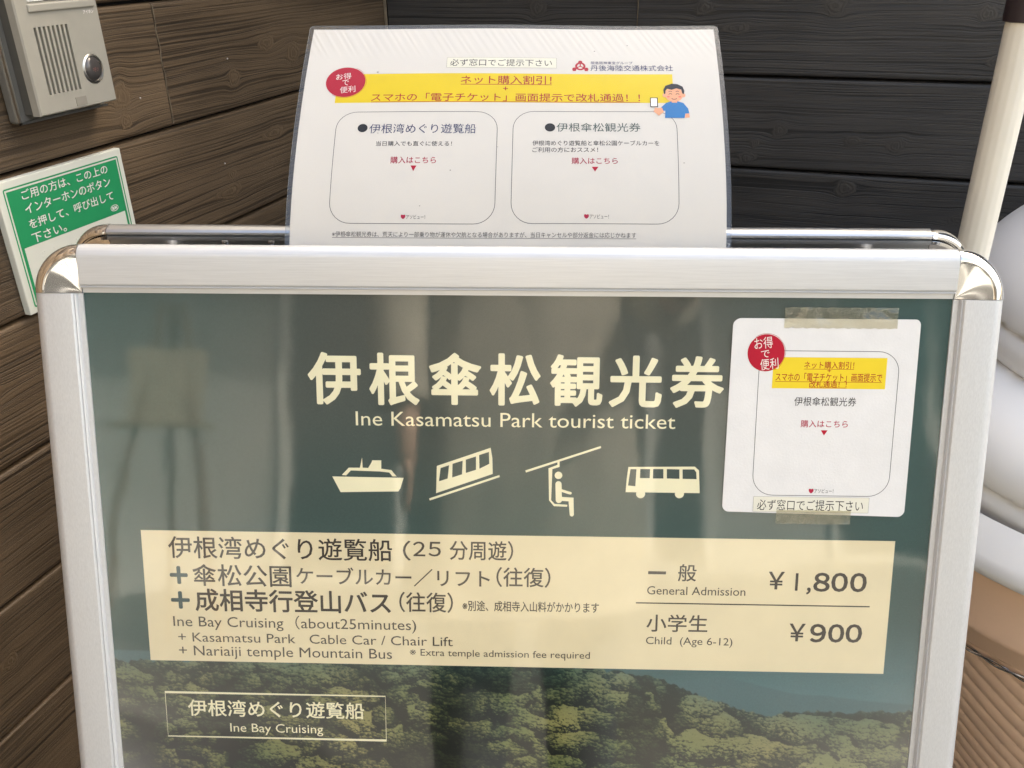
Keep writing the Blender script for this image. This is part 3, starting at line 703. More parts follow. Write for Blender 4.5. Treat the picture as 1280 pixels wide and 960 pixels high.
def small_print(items, mp, parent, h, ul=True, wide=False, nsub=1):
    acc = {}
    def q(n, m_): acc[(n, m_, len(acc))] = z_ = MB(); return z_
    for k, s, u0, u1, v0, v1 in items:
        w_, h_ = u1-u0, v1-v0
        if k == 'ring':
            c = ((u0+u1)/2, (v0+v1)/2); disc(q('red_dot', 'crimson'), c, w_*.485, abs(h_)*.485, mp, h+.06, 40)
            stroke(q('red_dot_rim', 'crimson'), [(c[0]+w_*.503*math.cos(a/20*math.pi)+.25*math.sin(a), c[1]+abs(h_)*.503*math.sin(a/20*math.pi)) for a in range(26, 48)], .22, mp, h+.06)
        elif k == 'yellow': rectp(q('yellow_stripe', 'yellow_ink' if wide else 'yellow_pale'), (u0, u1, v0, v1), mp, h, 60, 16)
        elif k == 'outline': stroke(q('box_outline', 'line_ink'), rrect(u0, u1, v0, v1, 14.5 if wide else 14.0), .36, mp, h, True)
        elif k == 'strip':
            rectp(q('label_strip', 'label_strip'), (u0, u1, v0, v1), mp, h+.10, 30, 6)
            stroke(q('strip_edge', 'foot_ink'), rrect(u0, u1, v0, v1, .3, 2, 3), .12, mp, h+.12, True)
        elif k == 'tri': flat(q('arrow_mark', 'crimson'), [(u0, v0), (u1, v0), ((u0+u1)/2, v1)], mp, h)
        elif k == 'mark2' or (k == 'mark' and not wide): shield(q('shield_mark', 'pink_ink'), (u0, u1, v0, v1), mp, h)
        elif k == 'mark':   # three-lobed company emblem
            cx, cy = (u0+u1)/2, (v0+v1)/2; ry = (v0-v1)/2
            Q = q('company_emblem', 'crimson')
            stroke(Q, [(cx+w_*.25*math.cos(a*math.pi/12), cy-ry*.05+ry*.62*math.sin(a*math.pi/12)) for a in range(24)], w_*.13, mp, h, True)
            for dx, dy in ((0, .72), (-.36, -.62), (.36, -.62)):
                disc(Q, (cx+w_*dx, cy+ry*dy), w_*.13, ry*.34, mp, h+.02, 16)
            for a in (90, 210, 330):
                stroke(Q, [(cx, cy-ry*.05), (cx+w_*.22*math.cos(R(a)), cy-ry*.05+ry*.5*math.sin(R(a)))], w_*.07, mp, h+.01)
            for a in (-.48, .48): flat(Q, [(cx+w_*a, cy-ry*.98), (cx+w_*a*.55, cy-ry*.98), (cx+w_*a*.6, cy-ry*.3)], mp, h+.03)
        elif k == 'blackdot': disc(q('bullet', 'black_ink'), ((u0+u1)/2, (v0+v1)/2), w_*.5, abs(h_)*.47, mp, h, 24)
        elif k in ('uline', 'uline2'): rectp(q('underline', 'red_ink' if k == 'uline' else 'foot_ink'), (u0, u1, v0, v1), mp, h+.02, 60, 1)
        elif k in CL:
            hh = h+(.14 if k in ('ct', 'black2') or s.startswith('必ず') else .04)
            letters(q('lettering', CL[k]), s, (u0, u1, v0, v1), mp, hh, .006 if k in ('red', 'navy', 'pink') else 0, (.12 if k == 'ct' else 0)*(1 if wide else -1))
    for (n, m_, _), Q in acc.items(): Q.obj(n, M[m_], parent)
small_print([i for i in CARD if i[0] != 'tape'], CP, card, .60)
for a, b, c in ((194.3, 227.1, 79.1), (175.8, 246.1, 87.7), (198.3, 223.1, 91.7)): mb = MB(); rectp(mb, (a, b, c, c+.28), CP, .66); mb.obj('underline', M['red_ink'], card)
for k, s, u0, u1, v0, v1 in CARD:
    if k != 'tape': continue
    mb = MB(); n = 30; T_ = [(u0+(u1-u0)*i/n, v0+.25*math.sin(i*1.9)) for i in range(n+1)]; B_ = [(u0+(u1-u0)*i/n, v1+.35*math.sin(i*2.3)) for i in range(n+1)][::-1]
    pts = T_+B_
    slab(mb, pts, CP, .74, .80); tp = mb.obj('tape', M['tape'], card)

# ------------------------------------------------------------ laminated sheet standing between the two panels
SP = [(0.0, -5.23, 5.56, -35.32), (8.0, -5.11, 9.19, -28.2), (16.0, -4.99, 12.83, -21.07), (24.0, -4.87, 16.46, -13.94), (32.0, -4.75, 20.09, -6.82), (40.0, -4.62, 23.72, 0.31), (48.0, -4.51, 27.49, 7.36), (56.0, -4.41, 31.77, 14.12), (64.0, -4.32, 36.37, 20.66), (72.0, -4.24, 41.22, 27.03), (80.0, -4.16, 46.27, 33.23), (88.0, -4.1, 51.5, 39.28), (96.0, -4.04, 56.89, 45.2), (104.0, -3.99, 62.41, 50.98), (112.0, -3.94, 68.07, 56.64), (120.0, -3.89, 73.84, 62.19), (128.0, -3.86, 79.71, 67.61), (136.0, -3.82, 85.69, 72.93), (144.0, -3.79, 91.75, 78.15), (152.0, -3.77, 97.9, 83.27), (160.0, -3.74, 104.13, 88.28), (168.0, -3.72, 110.43, 93.21), (176.0, -3.71, 116.81, 98.05), (184.0, -3.7, 123.25, 102.79), (192.0, -3.69, 129.75, 107.46), (200.0, -3.69, 136.3, 112.04), (208.0, -3.68, 142.92, 116.54), (216.0, -3.68, 149.58, 120.97)]
_sp = [np.polyfit([p[0]/216 for p in SP], [p[i] for p in SP], 7) for i in (1, 2, 3)]
def SPt(b): return [float(np.polyval(c, b/216)) for c in _sp]
SB = (0.0, .020, HT)
def SH_(u, b, h):
    e = 2.0; A_ = SPt(b-e); B_ = SPt(b+e); P = SPt(b); L = math.hypot(B_[1]-A_[1], B_[2]-A_[2]); n = (-(B_[2]-A_[2])/L, (B_[1]-A_[1])/L)
    # a hand-bent sheet is never quite even
    wob = .5*math.sin(u*.018+b*.011)+.3*math.sin(u*.033-b*.02)
    hh = h+wob
    return ((P[0]+u)/1000, (P[1]+n[0]*hh)/1000-.020, (P[2]+n[1]*hh)/1000)
sheet = empty('laminated_notice', STM @ Matrix.Translation(SB))
tag(sheet, 'laminated white A4 discount notice with yellow banner curling back above the stand', 'notice')
def shpatch(u0, u1, b0, b1, h, nx, nyy, corner_r=0):
    mb = MB(); vv = []
    for j in range(nyy+1):
        b = b0+(b1-b0)*j/nyy
        ins = 0
        if corner_r:
            for be_, sgn in ((b0, 1), (b1, -1)):
                dd = corner_r-abs(b-be_)
                if dd > 0: ins = max(ins, corner_r-math.sqrt(max(0, corner_r**2-dd**2)))
        for i in range(nx+1): vv.append(SH_((u0+ins)+(u1-u0-2*ins)*i/nx, b, h))
    mb.add(vv, [(j*(nx+1)+i, j*(nx+1)+i+1, (j+1)*(nx+1)+i+1, (j+1)*(nx+1)+i) for j in range(nyy) for i in range(nx)])
    return mb
o = shpatch(-148.5, 148.3, 3, 213.6, 0, 90, 150).obj('paper', M['paper'], sheet, 60)
o = shpatch(-151.6, 151.6, .2, 217.4, .30, 60, 120, 3.5).obj('film', M['film'], sheet, 60)
o = shpatch(-151.6, 151.6, .2, 217.4, -.12, 60, 120, 3.5).obj('film', M['film_back'], sheet, 60); o['label'] = 'grey clear film at the back of the sheet'
mb = MB(); ed = rrect(-151.6, 151.6, .2, 217.4, 3.5, 6, 3.0)
for a, b in zip(ed, ed[1:]+ed[:1]): mb.add([SH_(*a, -.14), SH_(*b, -.14), SH_(*b, .32), SH_(*a, .32)], [(0, 1, 2, 3)])
mb.obj('film_edge', plain('pale_film_edge', (.42, .46, .48), .3), sheet)
small_print([i for i in SHEET if i[0] not in ('boy', 'paper', 'tape')], SH_, sheet, .05, wide=True, nsub=4)
mb = MB()
for a_, b_, r_ in ((-96.5, 169, .55), (-92, 115, .3), (-40, 86, .35), (60, 190, .4), (84, 196, .35), (-60, 60, .3), (120, 92, .35), (-8, 104, .25), (-110, 40, .3)): disc(mb, (a_, b_), r_*1.5, r_*.7, SH_, .42, 8)
mb.obj('dirt_speck', M['foot_ink'], sheet)['kind'] = 'stuff'
# small printed figure of a smiling man in a blue shirt holding up a phone (generic drawing)
def ell(cx, cy, rx, ry, n=28, a0=0, a1=360): return [(cx+rx*math.cos(R(a0+(a1-a0)*k/n)), cy+ry*math.sin(R(a0+(a1-a0)*k/n))) for k in range(n+(a1-a0 < 360))]
bx0, by0, k = 115.3, 148.6, 1.0
def fig(nm, mt, polys, h):
    mb = MB()
    for i, p in enumerate(polys): flat(mb, p, SH_, h+.004*i)
    return mb.obj(nm, M[mt], sheet)
fig('figure_shirt', 'blue_ink', [[(108.2, 128.2), (108.6, 134.5), (106.2, 133.8), (105.6, 137.0), (109.5, 141.2), (113, 142.6), (117.5, 142.6), (121.5, 141.2), (124.6, 136.4), (125.3, 132.2), (122.4, 131.8), (121.8, 128.2)]], .22)
fig('figure_skin', 'skin_ink', [[(106.4, 137.0), (107.6, 133.4), (104.0, 130.0), (100.4, 133.8), (101.6, 137.2), (103.2, 136.6)], [(122.4, 131.8), (125.2, 132.2), (125.4, 128.6), (122.0, 128.4)], [(113.4, 141.4), (117.2, 141.4), (117.0, 144), (113.6, 144)]], .24)
fig('figure_face', 'skin_ink', [ell(bx0, by0, 6.4, 6.6), ell(bx0-6.6, by0-.6, 1.4, 1.9), ell(bx0+6.6, by0-.6, 1.4, 1.9)], .28)
fig('figure_hair', 'hair_ink', [[(bx0-6.9, by0+.2), (bx0-7.3, by0+4.2), (bx0-5.6, by0+8.0), (bx0-1.0, by0+9.9), (bx0+3.0, by0+9.4), (bx0+6.4, by0+7.2), (bx0+7.5, by0+3.4), (bx0+7.0, by0+.2), (bx0+5.9, by0+1.0), (bx0+5.4, by0+4.4), (bx0+2.0, by0+5.6), (bx0-1.5, by0+4.3), (bx0-4.6, by0+5.2), (bx0-5.8, by0+3.4), (bx0-6.0, by0+.8)]], .31)
mb = MB()
for dx in (-2.5, 2.5):
    stroke(mb, [(bx0+dx+1.2*math.cos(R(a)), by0-.2+.9*math.sin(R(a))) for a in range(10, 171, 20)], .42, SH_, .33)
    stroke(mb, [(bx0+dx-1.2, by0+2.6), (bx0+dx, by0+3.1), (bx0+dx+1.2, by0+2.6)], .4, SH_, .33)
stroke(mb, [(bx0+1.9*math.cos(R(a)), by0-3.0+1.3*math.sin(R(a))) for a in range(200, 341, 20)], .42, SH_, .33)
mb.obj('figure_features', M['hair_ink'], sheet)
fig('figure_cheeks', 'cheek_ink', [ell(bx0-4, by0-2, 1.0, .7, 14), ell(bx0+4, by0-2, 1.0, .7, 14)], .32)
fig('figure_phone_edge', 'hair_ink', [[(98.2, 137.4), (103.6, 137.4), (103.8, 145.8), (98.4, 145.8)]], .34)
fig('figure_phone', 'white_ink', [[(98.8, 138.1), (103.0, 138.1), (103.1, 145.1), (99.0, 145.1)]], .35)


# ------------------------------------------------------------ intercom on the left wall: x = off the wall, y along, z up (mm from the lower near corner)
IY, IZ = .6725, CAM_Z-.1475
inter = empty('intercom', Matrix.Translation((WX, IY, IZ)))
tag(inter, 'champagne grey door intercom with slotted speaker and round call button', 'intercom')
def IP(y, z, x): return (x/1000, y/1000, z/1000)
IW, IH, IT = 103, 178, 34
mb = MB(); mb.box((0, -9, -7), (.013, IW+5, IH+8), lambda a, b, c: (a, b/1000, c/1000)); hs = mb.obj('housing', M['housing'], inter)
bv = hs.modifiers.new('b', 'BEVEL'); bv.width = .0035; bv.segments = 3
mb = MB()  # raised lip of the housing
for a, b in (((-9, -7), (IW+5, -5)), ((-9, -7), (-7, IH+8))): mb.box((.013, a[0], a[1]), (.0155, b[0], b[1]), lambda x, y, z: (x, y/1000, z/1000))
lp = mb.obj('housing_lip', M['bezel'], inter)
mb = MB(); mb.box((.013, 1.0, 1.0), (.0305, IW-1, IH-1), lambda a, b, c: (a, b/1000, c/1000)); bd_ = mb.obj('body', M['dark_plastic'], inter)
# face plate built round eight real slots
sl = [(17.5+5.55*i, 17.8, 79) for i in range(8)]; sw = 3.0
mb = MB(); f = IT; bk = 28
def wallq(p, q): mb.add([IP(p[0], p[1], f), IP(q[0], q[1], f), IP(q[0], q[1], bk), IP(p[0], p[1], bk)], [(0, 1, 2, 3)])
ys = [1.2]; 
for y, a, b in sl: ys += [y-sw/2, y+sw/2]
ys.append(IW-1.2)
Z = [1.2, 17.8, 79, IH-1.2]
for r in range(3):
    for i in range(len(ys)-1):
        if r == 1 and i % 2 == 1: continue
        mb.add([IP(ys[i], Z[r], f), IP(ys[i+1], Z[r], f), IP(ys[i+1], Z[r+1], f), IP(ys[i], Z[r+1], f)], [(0, 1, 2, 3)])
for y, a, b in sl:
    c = [(y-sw/2, a), (y+sw/2, a), (y+sw/2, b), (y-sw/2, b)]
    for i in range(4): wallq(c[i], c[(i+1) % 4])
o4 = [(1.2, 1.2), (IW-1.2, 1.2), (IW-1.2, IH-1.2), (1.2, IH-1.2)]; o5 = [(0, 0), (IW, 0), (IW, IH), (0, IH)]
for i in range(4):
    j = (i+1) % 4
    mb.add([IP(*o4[i], f), IP(*o4[j], f), IP(*o5[j], f-1.6), IP(*o5[i], f-1.6)], [(0, 1, 2, 3)])
    mb.add([IP(*o5[i], f-1.6), IP(*o5[j], f-1.6), IP(*o5[j], 24), IP(*o5[i], 24)], [(0, 1, 2, 3)])
mb.add([IP(*p, 24) for p in o5], [(0, 1, 2, 3)])
mb.obj('face_plate', M['grey_plastic'], inter)
for i, (y, a, b) in enumerate(sl):
    mb = MB(); mb.box((.0262, y-sw/2-.3, a-.3), (.0298, y+sw/2+.3, b+.3), lambda p, q, r: (p, q/1000, r/1000)); mb.obj('speaker_slot', M['slot'], inter)
    mb = MB()   # bright moulded flare at the foot of each slot
    mb.add([IP(y-1.6, a-3.6, f+.02), IP(y+1.0, a-3.6, f+.02), IP(y+1.1, a, f+.3), IP(y-1.1, a, f+.3)], [(0, 1, 2, 3)]); mb.obj('slot_flare', M['grey_plastic'], inter)
by_, bz_ = 79, 34.5
mb = MB(); mb.lathe([(14.0, 0.05), (13.2, .8), (12.0, 1.2), (11.6, .6), (11.5, -.4)], 48, f=lambda x, y, z: IP(by_+x, bz_+y*1.04, f+z)); mb.obj('button_bezel', M['bezel'], inter, 60)
mb = MB(); mb.lathe([(11.6, -.2), (11, .9), (9, 2.2), (6, 3.2), (3, 3.6), (.01, 3.75)], 48, f=lambda x, y, z: IP(by_+x, bz_+y*1.04, f+z)); bt = mb.obj('call_button', M['dome'], inter, 60)
mb = MB(); letters(mb, '呼出', (by_-4.0, by_+5.0, bz_+1.6, bz_-2.6), lambda u, v, h: IP(u, v, f+3.72-((u-by_)**2+(v-bz_)**2)*.022+h), .12); mb.obj('button_lettering', print_ink('faded_red_ink', (.22, .10, .09)), bt)
mb = MB(); mb.box((f/1000-.0003, 47, 2.5), (f/1000+.0005, 61, 11), lambda p, q, r: (p, q/1000, r/1000)); mb.obj('cover_tab', plain('beige_tab', (.31, .285, .235), .5), inter)
mb = MB(); mb.box((f/1000-.001, 14, 92), (f/1000+.0022, IW-5, 99.5), lambda p, q, r: (p, q/1000, r/1000)); rg = mb.obj('window_ridge', M['grey_plastic'], inter)
bv = rg.modifiers.new('b', 'BEVEL'); bv.width = .0018; bv.segments = 3
mb = MB(); mb.box((f/1000-.0005, 16, 101.5), (f/1000+.0012, 34, 165), lambda p, q, r: (p, q/1000, r/1000)); mb.obj('light_window', plain('frosted_lens', (.72, .72, .68), .3, bmp=1.0, bscale=900), inter)
mb = MB(); mb.box((f/1000-.0005, 36, 101.5), (f/1000+.0010, 84, 165), lambda p, q, r: (p, q/1000, r/1000)); mb.obj('camera_window', plain('dark_lens', (.05, .05, .055), .12), inter)
mb = MB(); letters(mb, 'アイホン', (82, 96, 89.6, 86.4), lambda u, v, h: IP(u, v, f+h), .08, .03); mb.obj('brand_lettering', M['white_ink'], inter)

# ------------------------------------------------------------ green notice below the intercom
NY, NZ = .6215, CAM_Z-.2025
note = empty('intercom_notice', Matrix.Translation((WX, NY, NZ-.135)))
tag(note, 'white plate with green Japanese notice fixed to the boards below the intercom', 'sign')
NW, NH = 170, 135
def NP(y, z, x): return (x/1000+.0, y/1000, (z+NH)/1000)      # z counts down from the top edge
mb = MB(); mb.box((.0, 0, -NH), (.008, NW, 0), lambda a, b, c: NP(b, c, a*1000)); pl = mb.obj('plate', M['sign_white'], note); bv = pl.modifiers.new('b', 'BEVEL'); bv.width = .0009; bv.segments = 2
mb = MB(); stroke(mb, rrect(8, NW-7, -8, -NH+7, 1.5, 4, 40), 1.5, NP, 8.15, True); mb.obj('green_border', M['green_ink'], note)
mb = MB(); flat(mb, [(10.5, -10.5), (NW-9.5, -10.5), (NW-9.5, -68), (14, -68), (14, -NH+9.5), (10.5, -NH+9.5)], NP, 8.15); flat(mb, [(NW-12.5, -68), (NW-9.5, -68), (NW-9.5, -NH+9.5), (NW-12.5, -NH+9.5)], NP, 8.15); mb.obj('green_field', M['green_ink'], note)
for s, a, b, t_ in (('ご用の方は、この上の', 27, 145, -12.5), ('インターホンのボタン', 27, 145, -26.5), ('を押して、呼び出して', 27, 145, -42), ('下さい。', 26, 71, -56.5)):
    mb = MB(); letters(mb, s, (a, b, t_, t_-9.8), NP, 8.3, .010); mb.obj('lettering', M['white_ink'], note)
mb = MB(); oc = (143, -61); stroke(mb, [(oc[0]+5.6*math.cos(a*math.pi/12), oc[1]+3.2*math.sin(a*math.pi/12)) for a in range(24)], .7, NP, 8.3, True); letters(mb, 'SUN', (oc[0]-3.6, oc[0]+3.6, oc[1]+1.5, oc[1]-1.5), NP, 8.3, .06); mb.obj('oval_mark', M['white_ink'], note)
rb = random.Random(3); mb = MB()
for i in range(24):
    for j in range(6):
        if rb.random() < .42: mb.lathe([(.75, 0), (.5, .35), (.01, .5)], 8, f=lambda x, y, z, i=i, j=j: NP(34+i*3.9+(i % 2)*-1.2+x, -78-j*2.5-(j//3)*5+y, 8.0+z))
o = mb.obj('braille_dots', M['sign_white'], note, 60); o['kind'] = 'stuff'

# ------------------------------------------------------------ pipe and giant soft ice cream
px_, py_ = (STM @ Vector((.3515, .1075, HT)))[:2]
pipe = empty('banner_pole', Matrix.Translation((px_, py_, 0)))
tag(pipe, 'upright cream ribbed pole with a dark sleeve, right of the stand', 'pole')
mb = MB(); n = 64; prof = [(.0118, 0), (.0118, 1.062)]
V = []; 
for z in (0.0, .5, 1.062):
    for k in range(n):
        r = .0121+(.00010 if (k//2) % 2 else -.00005); a = 2*math.pi*k/n; V.append((r*math.cos(a), r*math.sin(a), z))
mb.add(V, [(j*n+i, j*n+(i+1) % n, (j+1)*n+(i+1) % n, (j+1)*n+i) for j in range(2) for i in range(n)]); mb.obj('pipe', M['pole'], pipe, 60)
mb = MB(); mb.lathe([(.0125, 1.052), (.0142, 1.0525), (.0145, 1.055), (.0145, 1.35), (.010, 1.352), (.0001, 1.352)], 40); mb.obj('dark_sleeve', M['sleeve'], pipe, 50)
mb = MB(); mb.lathe([(.0001, .03), (.05, .03), (.055, .012), (.055, .002)], 32); mb.obj('pole_foot', M['sleeve'], pipe, 40)

ICX, ICY, ZR = .365, .985, CAM_Z-.505
ice = empty('soft_ice_cream_display', Matrix.Translation((ICX, ICY, 0)))
tag(ice, 'giant plastic soft ice cream display with white swirl on a tan ridged cone', 'display')
nt_, nz_ = 200, 260; V = []
top = ZR+.62
for j in range(nz_+1):
    t_ = j/nz_; z = ZR+(top-ZR)*t_
    env = max(0.0, .322-.335*t_-.12*t_*t_+.30*max(0, t_-.45)**2*0)*(1 if t_ < .9 else max(0, (1-t_)/.1)**.5)
    for k in range(nt_):
        a = 2*math.pi*k/nt_
        ph = (z-ZR)/.112+a/(2*math.pi)+.25
        fr = ph-math.floor(ph); lobe = .62*math.sin(math.pi*fr/.30*.62)**.7 if fr < .30 else .30+.70*math.sin(math.pi*min(1, .12+.88*(fr-.30)/.70))**.55
        low = sm(0, .05, np.array(t_)).item()
        rr = max(.001, env*(.85+.16*lobe*(.35+.65*low)))
        V.append((rr*math.cos(a), rr*math.sin(a), z+.006*math.sin(math.pi*fr)*low))
F_ = [(j*nt_+i, j*nt_+(i+1) % nt_, (j+1)*nt_+(i+1) % nt_, (j+1)*nt_+i) for j in range(nz_) for i in range(nt_)]
mesh('swirl', V, F_, M['ice'], ice, 80)
mb = MB(); mb.lathe([(.300, ZR+.035), (.322, ZR+.012), (.327, ZR+.002), (.325, ZR-.006), (.315, ZR-.011), (.29, ZR-.012)], 96); mb.obj('swirl_skirt', M['ice'], ice, 60)
mb = MB(); mb.lathe([(.290, ZR), (.302, ZR-.008), (.3035, ZR-.020), (.298, ZR-.078), (.300, ZR-.082), (.2965, ZR-.090), (.284, ZR-.100), (.280, ZR-.118), (.277, ZR-.121)], 120); mb.obj('cone_rim', M['cone'], ice, 60)
for a0, wd in ((-96, 3.2), (-91, 1.2)):
    mb = MB(); mb.box((-wd/2, -.8, -12), (wd/2, 1.4, 12), lambda x, y, z, a0=a0: ((.3005-y*.001)*math.cos(R(a0)+x*.0033), (.3005+y*.001)*math.sin(R(a0)+x*.0033), ZR-.05+z*.001)); o = mb.obj('raised_letter', M['cone'], ice)
n1, n2 = 1400, 170; ang = np.linspace(0, 2*np.pi, n1, endpoint=False); zz = np.linspace(.12, ZR-.121, n2)
An, Zn = np.meshgrid(ang, zz); base = .085+(.277-.085)*((Zn-.0)/(ZR-.121))**.8
ph = An/(2*np.pi)*54+(Zn/.0235)*1.0; fr = ph-np.floor(ph)
rad = base+.0034*(np.maximum(np.sin(np.pi*fr), 1e-4)**.28-.8)
mesh('ridged_cone', np.stack([rad*np.cos(An), rad*np.sin(An), Zn], -1).reshape(-1, 3), [(j*n1+i, j*n1+(i+1) % n1, (j+1)*n1+(i+1) % n1, (j+1)*n1+i) for j in range(n2-1) for i in range(n1)], M['cone'], ice, 70)
mb = MB(); mb.lathe([(.0001, .0), (.16, .0), (.16, .03), (.10, .06), (.095, .12)], 64); mb.obj('cone_base', M['cone'], ice, 50)
zb = ZR-.127; mb = MB()
for s_ in (0, math.pi):
    mb.tube([((.2785+.0016*math.cos(k*.55+s_))*math.cos(2*math.pi*k/360), (.2785+.0016*math.cos(k*.55+s_))*math.sin(2*math.pi*k/360), zb+.0016*math.sin(k*.55+s_)) for k in range(361)], .0013, 6, False)
mb.obj('twisted_wire_band', M['wire'], ice, 60)

# ------------------------------------------------------------ what the glossy cover mirrors: the street side behind the viewer
M['coat'] = plain('taupe_coat', (.40, .37, .32), .85, var=.12, nscale=18, bmp=.4, bscale=500)
M['jeans'] = plain('dark_trousers', (.10, .11, .13), .85, var=.15, nscale=30)
M['skin'] = plain('skin', (.55, .34, .25), .5, var=.03)
M['hair'] = plain('dark_hair', (.02, .014, .012), .45, var=.2, nscale=90)
M['render'] = plain('pale_render', (.33, .33, .32), .85, var=.1, nscale=2)
M['shop_dark'] = plain('dark_opening', (.045, .045, .045), .3, .2)
M['white_frame'] = plain('white_frame', (.48, .48, .47), .4)
bd2 = empty('street_building', Matrix.Translation((0, -5.2, 0)))
tag(bd2, 'pale rendered street building with dark glazed openings, mirrored in the poster cover', 'building')
mb = MB(); mb.box((-9, -.3, 0), (9, 0, 4.6)); mb.obj('wall', M['render'], bd2)
for i, (x0, x1) in enumerate(((-4.6, -2.4), (-.2, 1.5), (2.1, 3.1), (4.2, 6.4))):
    mb = MB(); 
    for a, b in (((x0, .0, .1), (x0+.08, .06, 2.5)), ((x1-.08, .0, .1), (x1, .06, 2.5)), ((x0, .0, 2.5), (x1, .06, 2.58)), (((x0+x1)/2-.04, .0, .1), ((x0+x1)/2+.04, .05, 2.5))): mb.box(a, b)
    fr = mb.obj('window_frame', M['white_frame'], bd2)
    mb = MB(); mb.box((x0+.08, .003, .1), (x1-.08, .02, 2.5)); mb.obj('pane', M['shop_dark'], fr)
mb = MB(); mb.box((-9, 0, 2.75), (9, 1.1, 2.9)); mb.obj('canopy', M['white_frame'], bd2)

per = empty('person', Matrix.Translation((.19, -.66, 0)))
tag(per, 'person in a long taupe coat and dark trousers, mirrored in the poster cover', 'person')
def skin_fig(name, nodes, edges, mat, parent, sub=1):
    me = bpy.data.meshes.new(name); me.from_pydata([n[:3] for n in nodes], edges, []); me.update(); me.materials.append(mat)
    o = bpy.data.objects.new(name, me); C.objects.link(o); o.parent = parent
    o.modifiers.new('skin', 'SKIN'); 
    if not me.skin_vertices: me.attributes.new
    sv = me.skin_vertices[0].data if me.skin_vertices else None
    if sv:
        for i, n in enumerate(nodes): sv[i].radius = (n[3], n[4] if len(n) > 4 else n[3]); sv[i].use_root = (i == 0)
    s_ = o.modifiers.new('sub', 'SUBSURF'); s_.levels = sub; s_.render_levels = sub
    for p in me.polygons: p.use_smooth = True
    return o
def body_shape(name, rings, mat, parent, folds=0, seed=0, n=48):
    """closed form through elliptical rings (cx, cy, z, rx, ry)"""
    V = []
    for (cx, cy, z, rx, ry) in rings:
        for k in range(n):
            a = 2*math.pi*k/n; w_ = 1+folds*(.5*math.sin(5*a+seed)+.35*math.sin(9*a+seed*2+z*3)+.2*math.sin(14*a-z*2))
            V.append((cx+rx*w_*math.cos(a), cy+ry*w_*math.sin(a), z))
    F = [(j*n+i, j*n+(i+1) % n, (j+1)*n+(i+1) % n, (j+1)*n+i) for j in range(len(rings)-1) for i in range(n)]
    F += [tuple(range(n))[::-1], tuple((len(rings)-1)*n+k for k in range(n))]
    return mesh(name, V, F, mat, parent, 60)
# one continuous body: legs, trunk, arms, neck, head
nd = [(0, 0, .95, .15, .11), (0, 0, 1.10, .14, .10), (0, 0, 1.28, .165, .11), (0, 0, 1.42, .12, .09), (0, .01, 1.49, .055, .055), (0, .02, 1.56, .07, .08), (0, .02, 1.66, .078, .095), (0, .01, 1.74, .04, .05),
      (.10, 0, .88, .09, .09), (.11, .01, .50, .06, .065), (.11, -.02, .10, .04, .045), (.12, .10, .04, .04, .03), (-.10, 0, .88, .09, .09), (-.11, .01, .50, .06, .065), (-.11, -.02, .10, .04, .045), (-.12, .10, .04, .04, .03),
      (.19, 0, 1.39, .055, .055), (.27, .04, 1.13, .042, .042), (.21, .26, 1.10, .03, .03), (.19, .33, 1.11, .036, .018), (-.19, 0, 1.39, .055, .055), (-.27, .02, 1.13, .042, .042), (-.27, .10, .90, .03, .03), (-.27, .12, .82, .036, .018)]
ed_ = [(0, 1), (1, 2), (2, 3), (3, 4), (4, 5), (5, 6), (6, 7), (0, 8), (8, 9), (9, 10), (10, 11), (0, 12), (12, 13), (13, 14), (14, 15), (3, 16), (16, 17), (17, 18), (18, 19), (3, 20), (20, 21), (21, 22), (22, 23)]
# fingers: four unequal and a thumb on each hand
for hand, (hx, hy, hz), dr, side in ((19, (.19, .33, 1.11), (0, 1, .05), (1, 0, 0)), (23, (-.27, .12, .82), (0, .12, -1), (0, 1, 0))):
    dr = Vector(dr).normalized(); sd = Vector(side)
    for q, (off, ln) in enumerate(((-.026, .060), (-.009, .070), (.009, .066), (.025, .052))):
        p0 = Vector((hx, hy, hz))+dr*.035+sd*off; i0 = len(nd); nd += [(*p0, .0085), (*(p0+dr*ln*.55+Vector((0, 0, -.006))), .0075), (*(p0+dr*ln*.9+Vector((0, 0, -.02))), .006)]
        ed_ += [(hand, i0), (i0, i0+1), (i0+1, i0+2)]
    p0 = Vector((hx, hy, hz))-sd*.034; i0 = len(nd); nd += [(*p0, .011), (*(p0+dr*.035-sd*.012), .009)]; ed_ += [(hand, i0), (i0, i0+1)]
bm_ = bmesh.new(); ly = bm_.verts.layers.skin.verify(); vs2 = [bm_.verts.new(n[:3]) for n in nd]; [bm_.edges.new((vs2[a], vs2[b])) for a, b in ed_]
for v, n in zip(vs2, nd): v[ly].radius = (n[3], n[4] if len(n) > 4 else n[3])
vs2[0][ly].use_root = True
me = bpy.data.meshes.new('body'); bm_.to_mesh(me); me.materials.append(M['skin']); bo = bpy.data.objects.new('body', me); C.objects.link(bo); bo.parent = per
m1 = bo.modifiers.new('skin', 'SKIN'); m1.use_smooth_shade = True; m2 = bo.modifiers.new('sub', 'SUBSURF'); m2.levels = m2.render_levels = 1
body_shape('coat', [(0, 0, .52, .255, .20), (0, 0, .70, .245, .19), (0, 0, .95, .215, .165), (0, 0, 1.12, .195, .15), (0, 0, 1.30, .205, .15), (0, 0, 1.40, .195, .13), (0, 0, 1.455, .12, .10), (0, 0, 1.49, .085, .08)], M['coat'], per, .05, 1.3, 72)
